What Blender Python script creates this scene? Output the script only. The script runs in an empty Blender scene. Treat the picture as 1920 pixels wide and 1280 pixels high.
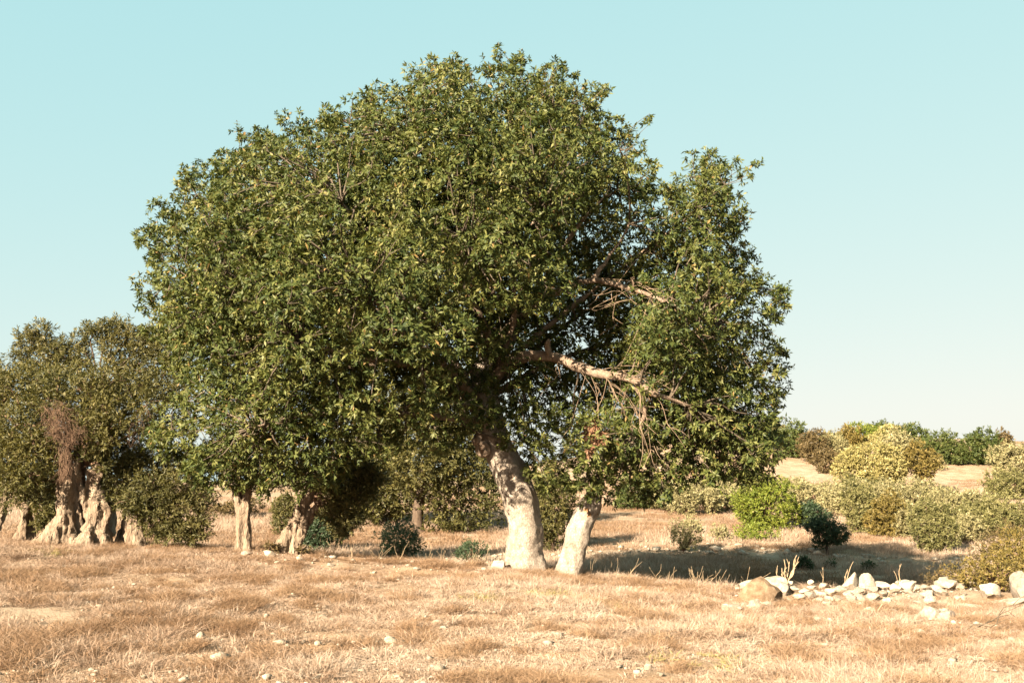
import bpy, bmesh, math, random
import numpy as np
from mathutils import Vector, Matrix, noise as mnoise

# ------------------------------------------------------------------ camera, sky, sun, exposure
scene = bpy.context.scene
C = scene.collection
R = math.radians
PITCH, FPX, CAMZ = R(8.0), 1867.0, 1.65
cam_d = bpy.data.cameras.new('camera')
cam_d.sensor_width = 36.0
cam_d.lens = 36.0 * FPX / 1920.0
cam_d.clip_start, cam_d.clip_end = 0.1, 6000.0
cam = bpy.data.objects.new('camera', cam_d)
C.objects.link(cam)
cam.location = (0, 0, CAMZ)
cam.rotation_euler = (R(90) + PITCH, 0, 0)
scene.camera = cam

SUN_AZ, SUN_EL = R(36.0), R(24.5)          # the way the shadows run, and the sun's height
world = bpy.data.worlds.new('World')
scene.world = world
world.use_nodes = True
wn, wl = world.node_tree.nodes, world.node_tree.links
wn.clear()
sky = wn.new('ShaderNodeTexSky')
sky.sky_type = 'NISHITA'
sky.sun_disc = False
sky.sun_elevation = SUN_EL
sky.sun_rotation = SUN_AZ + math.pi
sky.altitude = 50.0
sky.air_density = 1.0
sky.dust_density = 1.2
sky.ozone_density = 1.0
# the photograph's film renders the sky cyan to cream: one response curve per channel for the whole sky
sep = wn.new('ShaderNodeSeparateColor')
comb = wn.new('ShaderNodeCombineColor')
wl.new(sky.outputs[0], sep.inputs[0])
for ch, (gain, power) in enumerate(((1.46, .41), (2.38, .14), (2.46, .08))):
    pw = wn.new('ShaderNodeMath'); pw.operation = 'POWER'; pw.inputs[1].default_value = power
    mg = wn.new('ShaderNodeMath'); mg.operation = 'MULTIPLY'; mg.inputs[1].default_value = gain
    wl.new(sep.outputs[ch], pw.inputs[0]); wl.new(pw.outputs[0], mg.inputs[0]); wl.new(mg.outputs[0], comb.inputs[ch])
bg = wn.new('ShaderNodeBackground')
bg.inputs[1].default_value = 0.05
wo = wn.new('ShaderNodeOutputWorld')
wl.new(comb.outputs[0], bg.inputs[0])
wl.new(bg.outputs[0], wo.inputs[0])

sun_d = bpy.data.lights.new('sun', 'SUN')
sun_d.energy = 5.0
sun_d.angle = R(0.5)
sun_d.color = (1.0, 0.84, 0.64)
sun = bpy.data.objects.new('sun', sun_d)
C.objects.link(sun)
sdir = Vector((math.sin(SUN_AZ) * math.cos(SUN_EL), math.cos(SUN_AZ) * math.cos(SUN_EL), -math.sin(SUN_EL)))
sun.rotation_euler = sdir.to_track_quat('-Z', 'Y').to_euler()
sun.location = (-20, -25, 25)

vs = scene.view_settings
vs.view_transform = 'Standard'
vs.look = 'None'
vs.exposure = 2.6
vs.gamma = 1.0
vs.use_curve_mapping = False
scene.render.engine = 'CYCLES'
cy = scene.cycles
cy.max_bounces = 6
cy.diffuse_bounces = 3
cy.glossy_bounces = 2
cy.transmission_bounces = 4
cy.transparent_max_bounces = 4
cy.caustics_reflective = False
cy.caustics_refractive = False

# ------------------------------------------------------------------ helpers: numbers
def at(px, py, Y):
    """world point seen at photo pixel (px,py) at distance Y"""
    u, v = (px - 960.0) / FPX, (640.0 - py) / FPX
    dx, dy, dz = u, math.cos(PITCH) - v * math.sin(PITCH), math.sin(PITCH) + v * math.cos(PITCH)
    t = Y / dy
    return np.array((dx * t, Y, CAMZ + dz * t))

def mpp(Y):                                  # metres for a photo pixel
    return Y / FPX

def hash2(ix, iy, seed):
    n = (ix.astype(np.int64) * 374761393 + iy.astype(np.int64) * 668265263 + seed * 974711) & 0xffffffff
    n = ((n ^ (n >> 13)) * 1274126177) & 0xffffffff
    n = n ^ (n >> 16)
    return (n & 0xffff) / 65535.0

def vnoise(x, y, seed=0):
    x, y = np.asarray(x, float), np.asarray(y, float)
    ix, iy = np.floor(x), np.floor(y)
    fx, fy = x - ix, y - iy
    fx, fy = fx * fx * (3 - 2 * fx), fy * fy * (3 - 2 * fy)
    ix, iy = ix.astype(np.int64), iy.astype(np.int64)
    a, b = hash2(ix, iy, seed), hash2(ix + 1, iy, seed)
    c, d = hash2(ix, iy + 1, seed), hash2(ix + 1, iy + 1, seed)
    return (a * (1 - fx) + b * fx) * (1 - fy) + (c * (1 - fx) + d * fx) * fy

def fbm(x, y, seed=0, octs=4):
    s, a, t = 0, 1.0, 0
    for k in range(octs):
        s = s + a * vnoise(np.asarray(x) * 2 ** k, np.asarray(y) * 2 ** k, seed + k * 17)
        t += a
        a *= 0.5
    return s / t                              # 0..1

def sstep(a, b, x):
    t = np.clip((x - a) / (b - a), 0, 1)
    return t * t * (3 - 2 * t)

# ------------------------------------------------------------------ terrain shape
def crest(X):
    return np.interp(X, [-14, -9, -5.2, -2, 0.5, 3, 6, 9, 14], [21.5, 21.2, 21.0, 20.2, 19.6, 18.9, 18.6, 18.8, 19.5])

_VY = [0, 19, 20, 22, 25, 29, 36, 45, 55, 66, 75, 85, 97, 110, 125, 150, 200, 300, 500, 1200, 3000]
_VZ = [-.6, -.6, -.62, -.85, -1.08, -1.08, -.9, -.48, -.02, .55, 1.5, 3.3, 5.2, 6.4, 6.6, 5.2, 2.0, -2, -8, -20, -40]

def heap_at(X, Y):
    """the low bank on the right that the stones are piled on, 0..1"""
    yc = np.interp(X, [3.5, 5, 6.5, 8.5], [18.3, 18.2, 18.0, 17.7])
    return np.exp(-((Y - yc) / .75) ** 2) * sstep(3.6, 4.8, X) * sstep(10.5, 8.2, X)

def ground_z(X, Y):
    X, Y = np.asarray(X, float), np.asarray(Y, float)
    near = np.interp(X, [-30, -9, -8, -5.4, -3, 0.2, 1.1, 2, 3, 4, 6, 9, 30], [.50, .37, .33, .225, .12, -.02, -.11, -.19, -.26, -.32, -.40, -.46, -.8])
    near = near * np.clip((Y - 6) / 12.0, 0, 1) + 0.0
    side = np.clip(0.28 + (X / np.maximum(Y, 20.0) + 0.05) * 3.2, 0.25, 1.0)
    V = np.interp(Y, _VY, _VZ)
    V = np.where(V > 0, V * side, V)
    s = Y - crest(X)
    w = sstep(-0.2, 3.6, s)
    z = near * (1 - w) + (V + near * 0.25 * np.exp(-np.maximum(s, 0) / 15.0)) * w
    z = z + heap_at(X, Y) * .17
    # the small unevenness of a grazed field
    fade = np.exp(-np.maximum(Y - 25, 0) / 40.0)
    z = z + (fbm(X * .45, Y * .45, 3, 3) - .5) * .16 * fade
    z = z + (fbm(X * 1.25 + Y * .5, Y * 1.5, 9, 3) - .5) * .15 * fade
    z = z + (fbm(X * .03, Y * .03, 21, 3) - .5) * 2.2 * sstep(60, 110, Y)
    return z

def gz(x, y):
    return float(ground_z(np.array([x]), np.array([y]))[0])

def ground_hit(px, py, ymin=21.5, ymax=160.0):
    """the ground point seen at pixel (px,py), no nearer than ymin"""
    Ys = np.linspace(ymin, ymax, 3000)
    u, v = (px - 960.0) / FPX, (640.0 - py) / FPX
    dy, dz = math.cos(PITCH) - v * math.sin(PITCH), math.sin(PITCH) + v * math.cos(PITCH)
    X = u / dy * Ys
    Z = CAMZ + dz / dy * Ys
    g = ground_z(X, Ys)
    k = np.where(Z <= g)[0]
    i = k[0] if len(k) else len(Ys) - 1
    return float(X[i]), float(Ys[i]), float(g[i])

# ------------------------------------------------------------------ helpers: objects and meshes
def tag(o, label=None, cat=None, group=None, kind=None):
    if label: o['label'] = label
    if cat: o['category'] = cat
    if group: o['group'] = group
    if kind: o['kind'] = kind
    return o

def empty(name, loc):
    o = bpy.data.objects.new(name, None)
    o.empty_display_size = 0.3
    C.objects.link(o)
    o.location = loc
    return o

def link(name, me, mat=None, parent=None):
    if mat is not None and not len(me.materials):
        me.materials.append(mat)
    o = bpy.data.objects.new(name, me)
    C.objects.link(o)
    if parent is not None:
        o.parent = parent
    return o

def np_mesh(name, V, F, v=None, smooth=False):
    """V (n,3), F (m,k) all faces of k corners; v a value per face"""
    me = bpy.data.meshes.new(name)
    V = np.ascontiguousarray(V, dtype=np.float32)
    F = np.ascontiguousarray(F, dtype=np.int32)
    m, k = F.shape
    me.vertices.add(len(V))
    me.vertices.foreach_set('co', V.ravel())
    me.loops.add(m * k)
    me.loops.foreach_set('vertex_index', F.ravel())
    me.polygons.add(m)
    me.polygons.foreach_set('loop_start', np.arange(0, m * k, k, dtype=np.int32))
    try:
        me.polygons.foreach_set('loop_total', np.full(m, k, dtype=np.int32))
    except Exception:
        pass
    if smooth:
        me.polygons.foreach_set('use_smooth', np.ones(m, dtype=bool))
    me.update(calc_edges=True)
    if v is not None:
        a = me.attributes.new('v', 'FLOAT', 'FACE')
        a.data.foreach_set('value', np.ascontiguousarray(v, dtype=np.float32))
    return me

class Acc:
    """collects quads from several pieces into one mesh"""
    def __init__(self): self.V, self.F, self.n = [], [], 0
    def add(self, V, F):
        self.V.append(V); self.F.append(F + self.n); self.n += len(V)
    def mesh(self, name, smooth=True, origin=(0, 0, 0)):
        return np_mesh(name, np.concatenate(self.V) - np.array(origin), np.concatenate(self.F), None, smooth)

def unit(a):
    return a / np.maximum(np.linalg.norm(a, axis=-1, keepdims=True), 1e-9)

def smooth_path(P, n):
    """Catmull-Rom through the points P (k,d) at n samples"""
    P = np.asarray(P, float)
    k = len(P)
    Q = np.concatenate([[2 * P[0] - P[1]], P, [2 * P[-1] - P[-2]]])
    t = np.linspace(0, k - 1 - 1e-6, n)
    i = t.astype(int)
    f = (t - i)[:, None]
    a, b, c, d = Q[i], Q[i + 1], Q[i + 2], Q[i + 3]
    return .5 * (2 * b + (c - a) * f + (2 * a - 5 * b + 4 * c - d) * f ** 2 + (3 * b - a - 3 * c + d) * f ** 3)

def tube(path, rad, sides=8, cap=True, flute=None):
    """quads round a path (n,3) with radii (n,); flute(theta, i) scales the radius"""
    path, rad = np.asarray(path, float), np.asarray(rad, float)
    n = len(path)
    T = unit(np.gradient(path, axis=0))
    up = np.array((0.31, 0.9, 0.2)) if abs(T[0][1]) < .8 else np.array((1.0, 0.1, 0.0))
    A = unit(np.cross(T, up)); B = np.cross(T, A)
    th = np.linspace(0, 2 * math.pi, sides, endpoint=False)
    rr = rad[:, None] * np.ones(sides)[None]
    if flute is not None:
        rr = rr * flute(th[None, :], np.arange(n)[:, None])
    V = path[:, None, :] + rr[..., None] * (np.cos(th)[None, :, None] * A[:, None] + np.sin(th)[None, :, None] * B[:, None])
    V = V.reshape(-1, 3)
    i, j = np.meshgrid(np.arange(n - 1), np.arange(sides), indexing='ij')
    a = i * sides + j; b = i * sides + (j + 1) % sides
    F = np.stack([a, b, b + sides, a + sides], -1).reshape(-1, 4)
    if cap:
        c = len(V)
        V = np.concatenate([V, path[-1:] + T[-1:] * rad[-1] * .4])
        e = (n - 1) * sides
        k = np.arange(0, sides, 2)
        F = np.concatenate([F, np.stack([e + k, e + (k + 1) % sides, e + (k + 2) % sides, np.full(len(k), c)], -1)])
    return V, F

# ------------------------------------------------------------------ materials
def sc_(c, k): return tuple(x * k for x in c)

def mat(name):
    m = bpy.data.materials.new(name)
    m.use_nodes = True
    nt = m.node_tree
    nt.nodes.clear()
    out = nt.nodes.new('ShaderNodeOutputMaterial')
    return m, nt, out

def ramp_node(nt, stops):
    r = nt.nodes.new('ShaderNodeValToRGB')
    e = r.color_ramp.elements
    while len(e) > 1: e.remove(e[-1])
    e[0].position, e[0].color = stops[0][0], (*stops[0][1], 1)
    for p, c in stops[1:]:
        x = e.new(p); x.color = (*c, 1)
    return r

def leaf_mat(name, stops, trans=.26, rough=.55, spec=.22, tcol=(1.25, 1.2, .6)):
    m, nt, out = mat(name)
    at_ = nt.nodes.new('ShaderNodeAttribute'); at_.attribute_name = 'v'
    rp = ramp_node(nt, [(p_, sc_(c_, .62)) for p_, c_ in stops])
    nt.links.new(at_.outputs['Fac'], rp.inputs[0])
    p = nt.nodes.new('ShaderNodeBsdfPrincipled')
    p.inputs['Roughness'].default_value = rough
    p.inputs['Specular IOR Level'].default_value = spec
    nt.links.new(rp.outputs[0], p.inputs['Base Color'])
    tr = nt.nodes.new('ShaderNodeBsdfTranslucent')
    mu = nt.nodes.new('ShaderNodeMix'); mu.data_type = 'RGBA'; mu.blend_type = 'MULTIPLY'
    mu.inputs[0].default_value = 1
    mu.inputs[7].default_value = (*tcol, 1)
    nt.links.new(rp.outputs[0], mu.inputs[6])
    nt.links.new(mu.outputs[2], tr.inputs[0])
    mx = nt.nodes.new('ShaderNodeMixShader'); mx.inputs[0].default_value = trans
    nt.links.new(p.outputs[0], mx.inputs[1]); nt.links.new(tr.outputs[0], mx.inputs[2])
    nt.links.new(mx.outputs[0], out.inputs[0])
    return m

def bark_mat(name, c1, c2, c3, scale=9.0, stretch=.35, bump=.5, rough=.85):
    m, nt, out = mat(name)
    tc = nt.nodes.new('ShaderNodeTexCoord')
    mp = nt.nodes.new('ShaderNodeMapping'); mp.inputs['Scale'].default_value = (1, 1, stretch)
    nt.links.new(tc.outputs['Object'], mp.inputs[0])
    n1 = nt.nodes.new('ShaderNodeTexNoise'); n1.inputs['Scale'].default_value = scale; n1.inputs['Detail'].default_value = 9; n1.inputs['Roughness'].default_value = .68
    vo = nt.nodes.new('ShaderNodeTexVoronoi'); vo.feature = 'DISTANCE_TO_EDGE'; vo.inputs['Scale'].default_value = scale * 2.4
    n2 = nt.nodes.new('ShaderNodeTexNoise'); n2.inputs['Scale'].default_value = 2.2; n2.inputs['Detail'].default_value = 5
    nt.links.new(mp.outputs[0], n1.inputs[0]); nt.links.new(mp.outputs[0], vo.inputs[0]); nt.links.new(tc.outputs['Object'], n2.inputs[0])
    rp = ramp_node(nt, [(.30, sc_(c1, .62)), (.52, sc_(c2, .62)), (.72, sc_(c3, .62))])
    nt.links.new(n1.outputs[0], rp.inputs[0])
    mu = nt.nodes.new('ShaderNodeMix'); mu.data_type = 'RGBA'; mu.blend_type = 'MULTIPLY'; mu.inputs[0].default_value = .45
    r2 = ramp_node(nt, [(.3, (.62, .55, .48)), (.62, (1, 1, 1))])
    nt.links.new(n2.outputs[0], r2.inputs[0])
    nt.links.new(rp.outputs[0], mu.inputs[6]); nt.links.new(r2.outputs[0], mu.inputs[7])
    r3 = ramp_node(nt, [(0, (0, 0, 0)), (.12, (1, 1, 1))])
    nt.links.new(vo.outputs[0], r3.inputs[0])
    ad = nt.nodes.new('ShaderNodeMath'); ad.operation = 'MULTIPLY_ADD'; ad.inputs[1].default_value = .35
    nt.links.new(r3.outputs[0], ad.inputs[0]); nt.links.new(n1.outputs[0], ad.inputs[2])
    bp = nt.nodes.new('ShaderNodeBump'); bp.inputs['Strength'].default_value = bump; bp.inputs['Distance'].default_value = .03
    nt.links.new(ad.outputs[0], bp.inputs['Height'])
    p = nt.nodes.new('ShaderNodeBsdfPrincipled')
    p.inputs['Roughness'].default_value = rough; p.inputs['Specular IOR Level'].default_value = .2
    r4 = ramp_node(nt, [(0, (.50, .44, .38)), (.10, (1, 1, 1))])
    nt.links.new(vo.outputs[0], r4.inputs[0])
    mc = nt.nodes.new('ShaderNodeMix'); mc.data_type = 'RGBA'; mc.blend_type = 'MULTIPLY'; mc.inputs[0].default_value = .4
    nt.links.new(mu.outputs[2], mc.inputs[6]); nt.links.new(r4.outputs[0], mc.inputs[7])
    nt.links.new(mc.outputs[2], p.inputs['Base Color']); nt.links.new(bp.outputs[0], p.inputs['Normal'])
    nt.links.new(p.outputs[0], out.inputs[0])
    return m

def rock_mat(name, c1, c2, c3, scale=5.0):
    m, nt, out = mat(name)
    tc = nt.nodes.new('ShaderNodeTexCoord'); oi = nt.nodes.new('ShaderNodeObjectInfo')
    ad = nt.nodes.new('ShaderNodeVectorMath'); ad.operation = 'ADD'
    nt.links.new(tc.outputs['Object'], ad.inputs[0]); nt.links.new(oi.outputs['Location'], ad.inputs[1])
    n1 = nt.nodes.new('ShaderNodeTexNoise'); n1.inputs['Scale'].default_value = scale; n1.inputs['Detail'].default_value = 8; n1.inputs['Roughness'].default_value = .65
    n2 = nt.nodes.new('ShaderNodeTexNoise'); n2.inputs['Scale'].default_value = scale * 9; n2.inputs['Detail'].default_value = 6
    nt.links.new(ad.outputs[0], n1.inputs[0]); nt.links.new(ad.outputs[0], n2.inputs[0])
    rp = ramp_node(nt, [(.32, sc_(c1, .66)), (.5, sc_(c2, .66)), (.66, sc_(c3, .66))])
    nt.links.new(n1.outputs[0], rp.inputs[0])
    hs = nt.nodes.new('ShaderNodeHueSaturation')
    vr = nt.nodes.new('ShaderNodeMapRange'); vr.inputs[3].default_value = .62; vr.inputs[4].default_value = 1.1
    nt.links.new(oi.outputs['Random'], vr.inputs[0]); nt.links.new(vr.outputs[0], hs.inputs['Value'])
    nt.links.new(rp.outputs[0], hs.inputs['Color'])
    bp = nt.nodes.new('ShaderNodeBump'); bp.inputs['Strength'].default_value = .6; bp.inputs['Distance'].default_value = .02
    nt.links.new(n2.outputs[0], bp.inputs['Height'])
    p = nt.nodes.new('ShaderNodeBsdfPrincipled')
    p.inputs['Roughness'].default_value = .9; p.inputs['Specular IOR Level'].default_value = .2
    nt.links.new(hs.outputs[0], p.inputs['Base Color']); nt.links.new(bp.outputs[0], p.inputs['Normal'])
    nt.links.new(p.outputs[0], out.inputs[0])
    return m

def plain_mat(name, c, rough=.8):
    m, nt, out = mat(name)
    tc = nt.nodes.new('ShaderNodeTexCoord')
    n1 = nt.nodes.new('ShaderNodeTexNoise'); n1.inputs['Scale'].default_value = 14; n1.inputs['Detail'].default_value = 5
    nt.links.new(tc.outputs['Object'], n1.inputs[0])
    rp = ramp_node(nt, [(.3, tuple(x * .36 for x in c)), (.7, tuple(min(1, x * .75) for x in c))])
    nt.links.new(n1.outputs[0], rp.inputs[0])
    p = nt.nodes.new('ShaderNodeBsdfPrincipled'); p.inputs['Roughness'].default_value = rough; p.inputs['Specular IOR Level'].default_value = .25
    nt.links.new(rp.outputs[0], p.inputs['Base Color'])
    nt.links.new(p.outputs[0], out.inputs[0])
    return m

def grass_mat(name, stops):
    """dry grass: each tuft has its own tint, each blade a small step from it"""
    m, nt, out = mat(name)
    a = nt.nodes.new('ShaderNodeAttribute'); a.attribute_name = 'tint'; a.attribute_type = 'INSTANCER'
    b = nt.nodes.new('ShaderNodeAttribute'); b.attribute_name = 'v'
    ma = nt.nodes.new('ShaderNodeMath'); ma.operation = 'MULTIPLY_ADD'; ma.inputs[1].default_value = .42
    sb = nt.nodes.new('ShaderNodeMath'); sb.operation = 'SUBTRACT'; sb.inputs[1].default_value = .21
    nt.links.new(b.outputs['Fac'], ma.inputs[0]); nt.links.new(a.outputs['Fac'], ma.inputs[2]); nt.links.new(ma.outputs[0], sb.inputs[0])
    rp = ramp_node(nt, [(p_, sc_(c_, .54)) for p_, c_ in stops])
    nt.links.new(sb.outputs[0], rp.inputs[0])
    p = nt.nodes.new('ShaderNodeBsdfPrincipled'); p.inputs['Roughness'].default_value = .6; p.inputs['Specular IOR Level'].default_value = .25
    nt.links.new(rp.outputs[0], p.inputs['Base Color'])
    tr = nt.nodes.new('ShaderNodeBsdfTranslucent'); nt.links.new(rp.outputs[0], tr.inputs[0])
    mx = nt.nodes.new('ShaderNodeMixShader'); mx.inputs[0].default_value = .3
    nt.links.new(p.outputs[0], mx.inputs[1]); nt.links.new(tr.outputs[0], mx.inputs[2])
    nt.links.new(mx.outputs[0], out.inputs[0])
    return m

def ground_mat():
    m, nt, out = mat('dry_ground')
    geo = nt.nodes.new('ShaderNodeNewGeometry')
    def noise(scale, det=6, ro=.6):
        n = nt.nodes.new('ShaderNodeTexNoise'); n.inputs['Scale'].default_value = scale; n.inputs['Detail'].default_value = det; n.inputs['Roughness'].default_value = ro
        nt.links.new(geo.outputs['Position'], n.inputs[0]); return n
    big, mid, fine = noise(.22, 6), noise(1.6, 8, .65), noise(28, 6, .7)
    rp = ramp_node(nt, [(.25, (.20, .14, .09)), (.45, (.27, .20, .137)), (.6, (.32, .25, .178)), (.78, (.35, .292, .22))])
    nt.links.new(mid.outputs[0], rp.inputs[0])
    rb = ramp_node(nt, [(.35, (.78, .62, .48)), (.6, (1, 1, 1))])
    nt.links.new(big.outputs[0], rb.inputs[0])
    mu = nt.nodes.new('ShaderNodeMix'); mu.data_type = 'RGBA'; mu.blend_type = 'MULTIPLY'; mu.inputs[0].default_value = .8
    nt.links.new(rp.outputs[0], mu.inputs[6]); nt.links.new(rb.outputs[0], mu.inputs[7])
    rf = ramp_node(nt, [(.32, (.55, .48, .42)), (.55, (1, 1, 1))])
    nt.links.new(fine.outputs[0], rf.inputs[0])
    m2 = nt.nodes.new('ShaderNodeMix'); m2.data_type = 'RGBA'; m2.blend_type = 'MULTIPLY'; m2.inputs[0].default_value = .85
    nt.links.new(mu.outputs[2], m2.inputs[6]); nt.links.new(rf.outputs[0], m2.inputs[7])
    bp = nt.nodes.new('ShaderNodeBump'); bp.inputs['Strength'].default_value = .7; bp.inputs['Distance'].default_value = .05
    nt.links.new(fine.outputs[0], bp.inputs['Height'])
    p = nt.nodes.new('ShaderNodeBsdfPrincipled'); p.inputs['Roughness'].default_value = .95; p.inputs['Specular IOR Level'].default_value = .1
    nt.links.new(m2.outputs[2], p.inputs['Base Color']); nt.links.new(bp.outputs[0], p.inputs['Normal'])
    nt.links.new(p.outputs[0], out.inputs[0])
    return m

M = {}
M['ground'] = ground_mat()
M['leaf'] = leaf_mat('glossy_green_leaf', [(0, (.021, .040, .012)), (.35, (.068, .092, .022)), (.65, (.146, .156, .040)), (.9, (.29, .265, .098)), (1, (.29, .19, .07))], trans=.20, rough=.56, spec=.2)
M['leaf_red'] = leaf_mat('withered_red_leaf', [(0, (.22, .105, .06)), (1, (.40, .24, .14))])
M['olive'] = leaf_mat('olive_leaf', [(0, (.048, .055, .020)), (.4, (.115, .110, .036)), (.75, (.195, .170, .062)), (1, (.30, .26, .13))])
M['olive_brown'] = leaf_mat('brownish_olive_leaf', [(0, (.042, .048, .016)), (.4, (.100, .096, .028)), (.75, (.175, .153, .047)), (1, (.27, .225, .095))])
M['olive_grey'] = leaf_mat('silver_olive_leaf', [(0, (.16, .15, .065)), (.4, (.29, .26, .12)), (.75, (.42, .37, .19)), (1, (.55, .49, .30))], tcol=(1.1, 1.05, .7))
M['bright'] = leaf_mat('bright_green_leaf', [(0, (.09, .13, .018)), (.4, (.16, .20, .026)), (.75, (.24, .26, .040)), (1, (.33, .31, .07))])
M['green'] = leaf_mat('mid_green_leaf', [(0, (.04, .065, .016)), (.4, (.08, .105, .026)), (.75, (.13, .145, .038)), (1, (.19, .18, .06))])
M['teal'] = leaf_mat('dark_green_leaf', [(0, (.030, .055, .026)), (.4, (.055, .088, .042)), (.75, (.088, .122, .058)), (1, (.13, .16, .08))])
M['yellow'] = leaf_mat('yellow_blossom_leaf', [(0, (.20, .175, .05)), (.4, (.34, .295, .105)), (.75, (.47, .40, .17)), (1, (.58, .50, .26))])
M['ochre'] = leaf_mat('ochre_leaf', [(0, (.10, .085, .022)), (.4, (.18, .14, .036)), (.75, (.26, .19, .055)), (1, (.34, .25, .09))])
M['brownleaf'] = leaf_mat('dry_brown_leaf', [(0, (.075, .058, .026)), (.4, (.135, .098, .042)), (.75, (.19, .14, .06)), (1, (.27, .19, .09))])
M['sage'] = leaf_mat('sage_leaf', [(0, (.09, .095, .032)), (.4, (.185, .175, .062)), (.75, (.285, .255, .105)), (1, (.40, .36, .19))], rough=.55, spec=.22)
M['bark_dark'] = bark_mat('dark_bark', (.07, .05, .035), (.14, .10, .07), (.22, .165, .115), 9, .4, .7)
M['bark'] = bark_mat('pale_grey_bark', (.24, .19, .145), (.46, .39, .315), (.60, .53, .445), 12, .7, .9)
M['bark_olive'] = bark_mat('olive_bark', (.12, .082, .055), (.31, .235, .165), (.46, .365, .265), 8, .3, .8)
M['limb'] = bark_mat('limb_bark', (.15, .105, .07), (.29, .215, .155), (.40, .31, .235), 12, .5, .5)
M['twig'] = plain_mat('twig_bark', (.13, .10, .068))
M['twig_pale'] = plain_mat('pale_twig', (.31, .22, .145))
M['deadtwig'] = plain_mat('dead_twig', (.19, .115, .07))
M['straw'] = plain_mat('dry_stalk', (.56, .41, .25))
M['wound'] = plain_mat('torn_wood', (.34, .19, .09))
M['rock'] = rock_mat('pale_limestone', (.33, .265, .19), (.52, .435, .33), (.65, .565, .45))
M['rock_brown'] = rock_mat('brown_stone', (.14, .09, .05), (.25, .165, .098), (.36, .26, .17), 3.5)
M['rock_grey'] = rock_mat('weathered_stone', (.26, .21, .16), (.42, .35, .28), (.54, .47, .38), 4.5)
STRAW = [(0, (.24, .145, .088)), (.25, (.40, .265, .17)), (.5, (.55, .395, .275)), (.75, (.67, .515, .38)), (1, (.76, .63, .50))]
M['grass'] = grass_mat('dry_grass', STRAW)
M['weed'] = grass_mat('yellow_weed', [(0, (.22, .19, .05)), (.5, (.42, .36, .11)), (1, (.56, .48, .2))])
M['brush'] = grass_mat('brown_dry_weed', [(0, (.24, .135, .07)), (.5, (.44, .28, .16)), (1, (.60, .42, .26))])

# ------------------------------------------------------------------ the ground sheet
def axis(parts):
    out = []
    for a, b, d in parts:
        out.append(np.arange(a, b, d))
    return np.concatenate(out)
gy = np.concatenate([axis([(-60, -10, 10), (-10, 5, 1.5), (5, 7, .4), (7, 24, .1), (24, 45, .35), (45, 80, .9), (80, 150, 2), (150, 300, 10), (300, 1000, 60)]), np.arange(1000, 3001, 400)])
hx = np.concatenate([axis([(0, 9, .12), (9, 16, .3), (16, 40, 1.0), (40, 100, 2.5), (100, 300, 15), (300, 1500, 120)]), [1500, 2200]])
gx = np.concatenate([-hx[:0:-1], hx])
GX, GY = np.meshgrid(gx, gy)
GV = np.stack([GX.ravel(), GY.ravel(), ground_z(GX, GY).ravel()], -1)
i, j = np.meshgrid(np.arange(len(gy) - 1), np.arange(len(gx) - 1), indexing='ij')
a = i * len(gx) + j
GF = np.stack([a, a + 1, a + 1 + len(gx), a + len(gx)], -1).reshape(-1, 4)
ground = link('ground', np_mesh('ground', GV, GF, None, True), M['ground'])
tag(ground, 'dry sunlit field rising to a low hill with bare straw coloured slopes', None, None, 'structure')

# ------------------------------------------------------------------ foliage
def leaves(rng, P, axis_, L, W, per, cl_r, spread=(25, 100), droop=.15, clv=None, lenvar=.35):
    """a cluster of leaves at every point of P about its axis; returns verts, quads, value per leaf"""
    n = len(P)
    N = n * per
    A = np.repeat(axis_, per, 0)
    Pn = np.repeat(P, per, 0)
    ref = unit(rng.normal(size=(n, 3)))
    ref = np.repeat(ref, per, 0)
    U = unit(np.cross(A, ref)); Wd = np.cross(A, U)
    ph = np.tile(np.arange(per) * 2.39996, n) + np.repeat(rng.uniform(0, 6.28, n), per)
    th = np.radians(rng.uniform(spread[0], spread[1], N))
    D = A * np.cos(th)[:, None] + (U * np.cos(ph)[:, None] + Wd * np.sin(ph)[:, None]) * np.sin(th)[:, None]
    D[:, 2] -= droop
    D = unit(D)
    base = Pn + A * (rng.uniform(-.5, .5, N) * cl_r)[:, None]
    ln = L * (1 + rng.uniform(-lenvar, lenvar, N))
    sd = unit(np.cross(D, A + .45 * rng.normal(size=(N, 3))))
    wd = (W * .5 * (ln / L))[:, None] * sd
    mid = base + D * (.45 * ln)[:, None]
    tip = base + D * ln[:, None]
    tip[:, 2] -= droop * .35 * ln
    V = np.stack([base, mid + wd, tip, mid - wd], 1).reshape(-1, 3)
    F = np.arange(N * 4).reshape(-1, 4)
    cv = rng.uniform(0, 1, n) if clv is None else clv
    v = np.clip(.42 * rng.uniform(0, 1, N) + .58 * np.repeat(cv, per), 0, 1)
    hot = rng.uniform(0, 1, N) > .985
    v[hot] = 1
    v[~hot] *= .93
    return V, F, v

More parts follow.
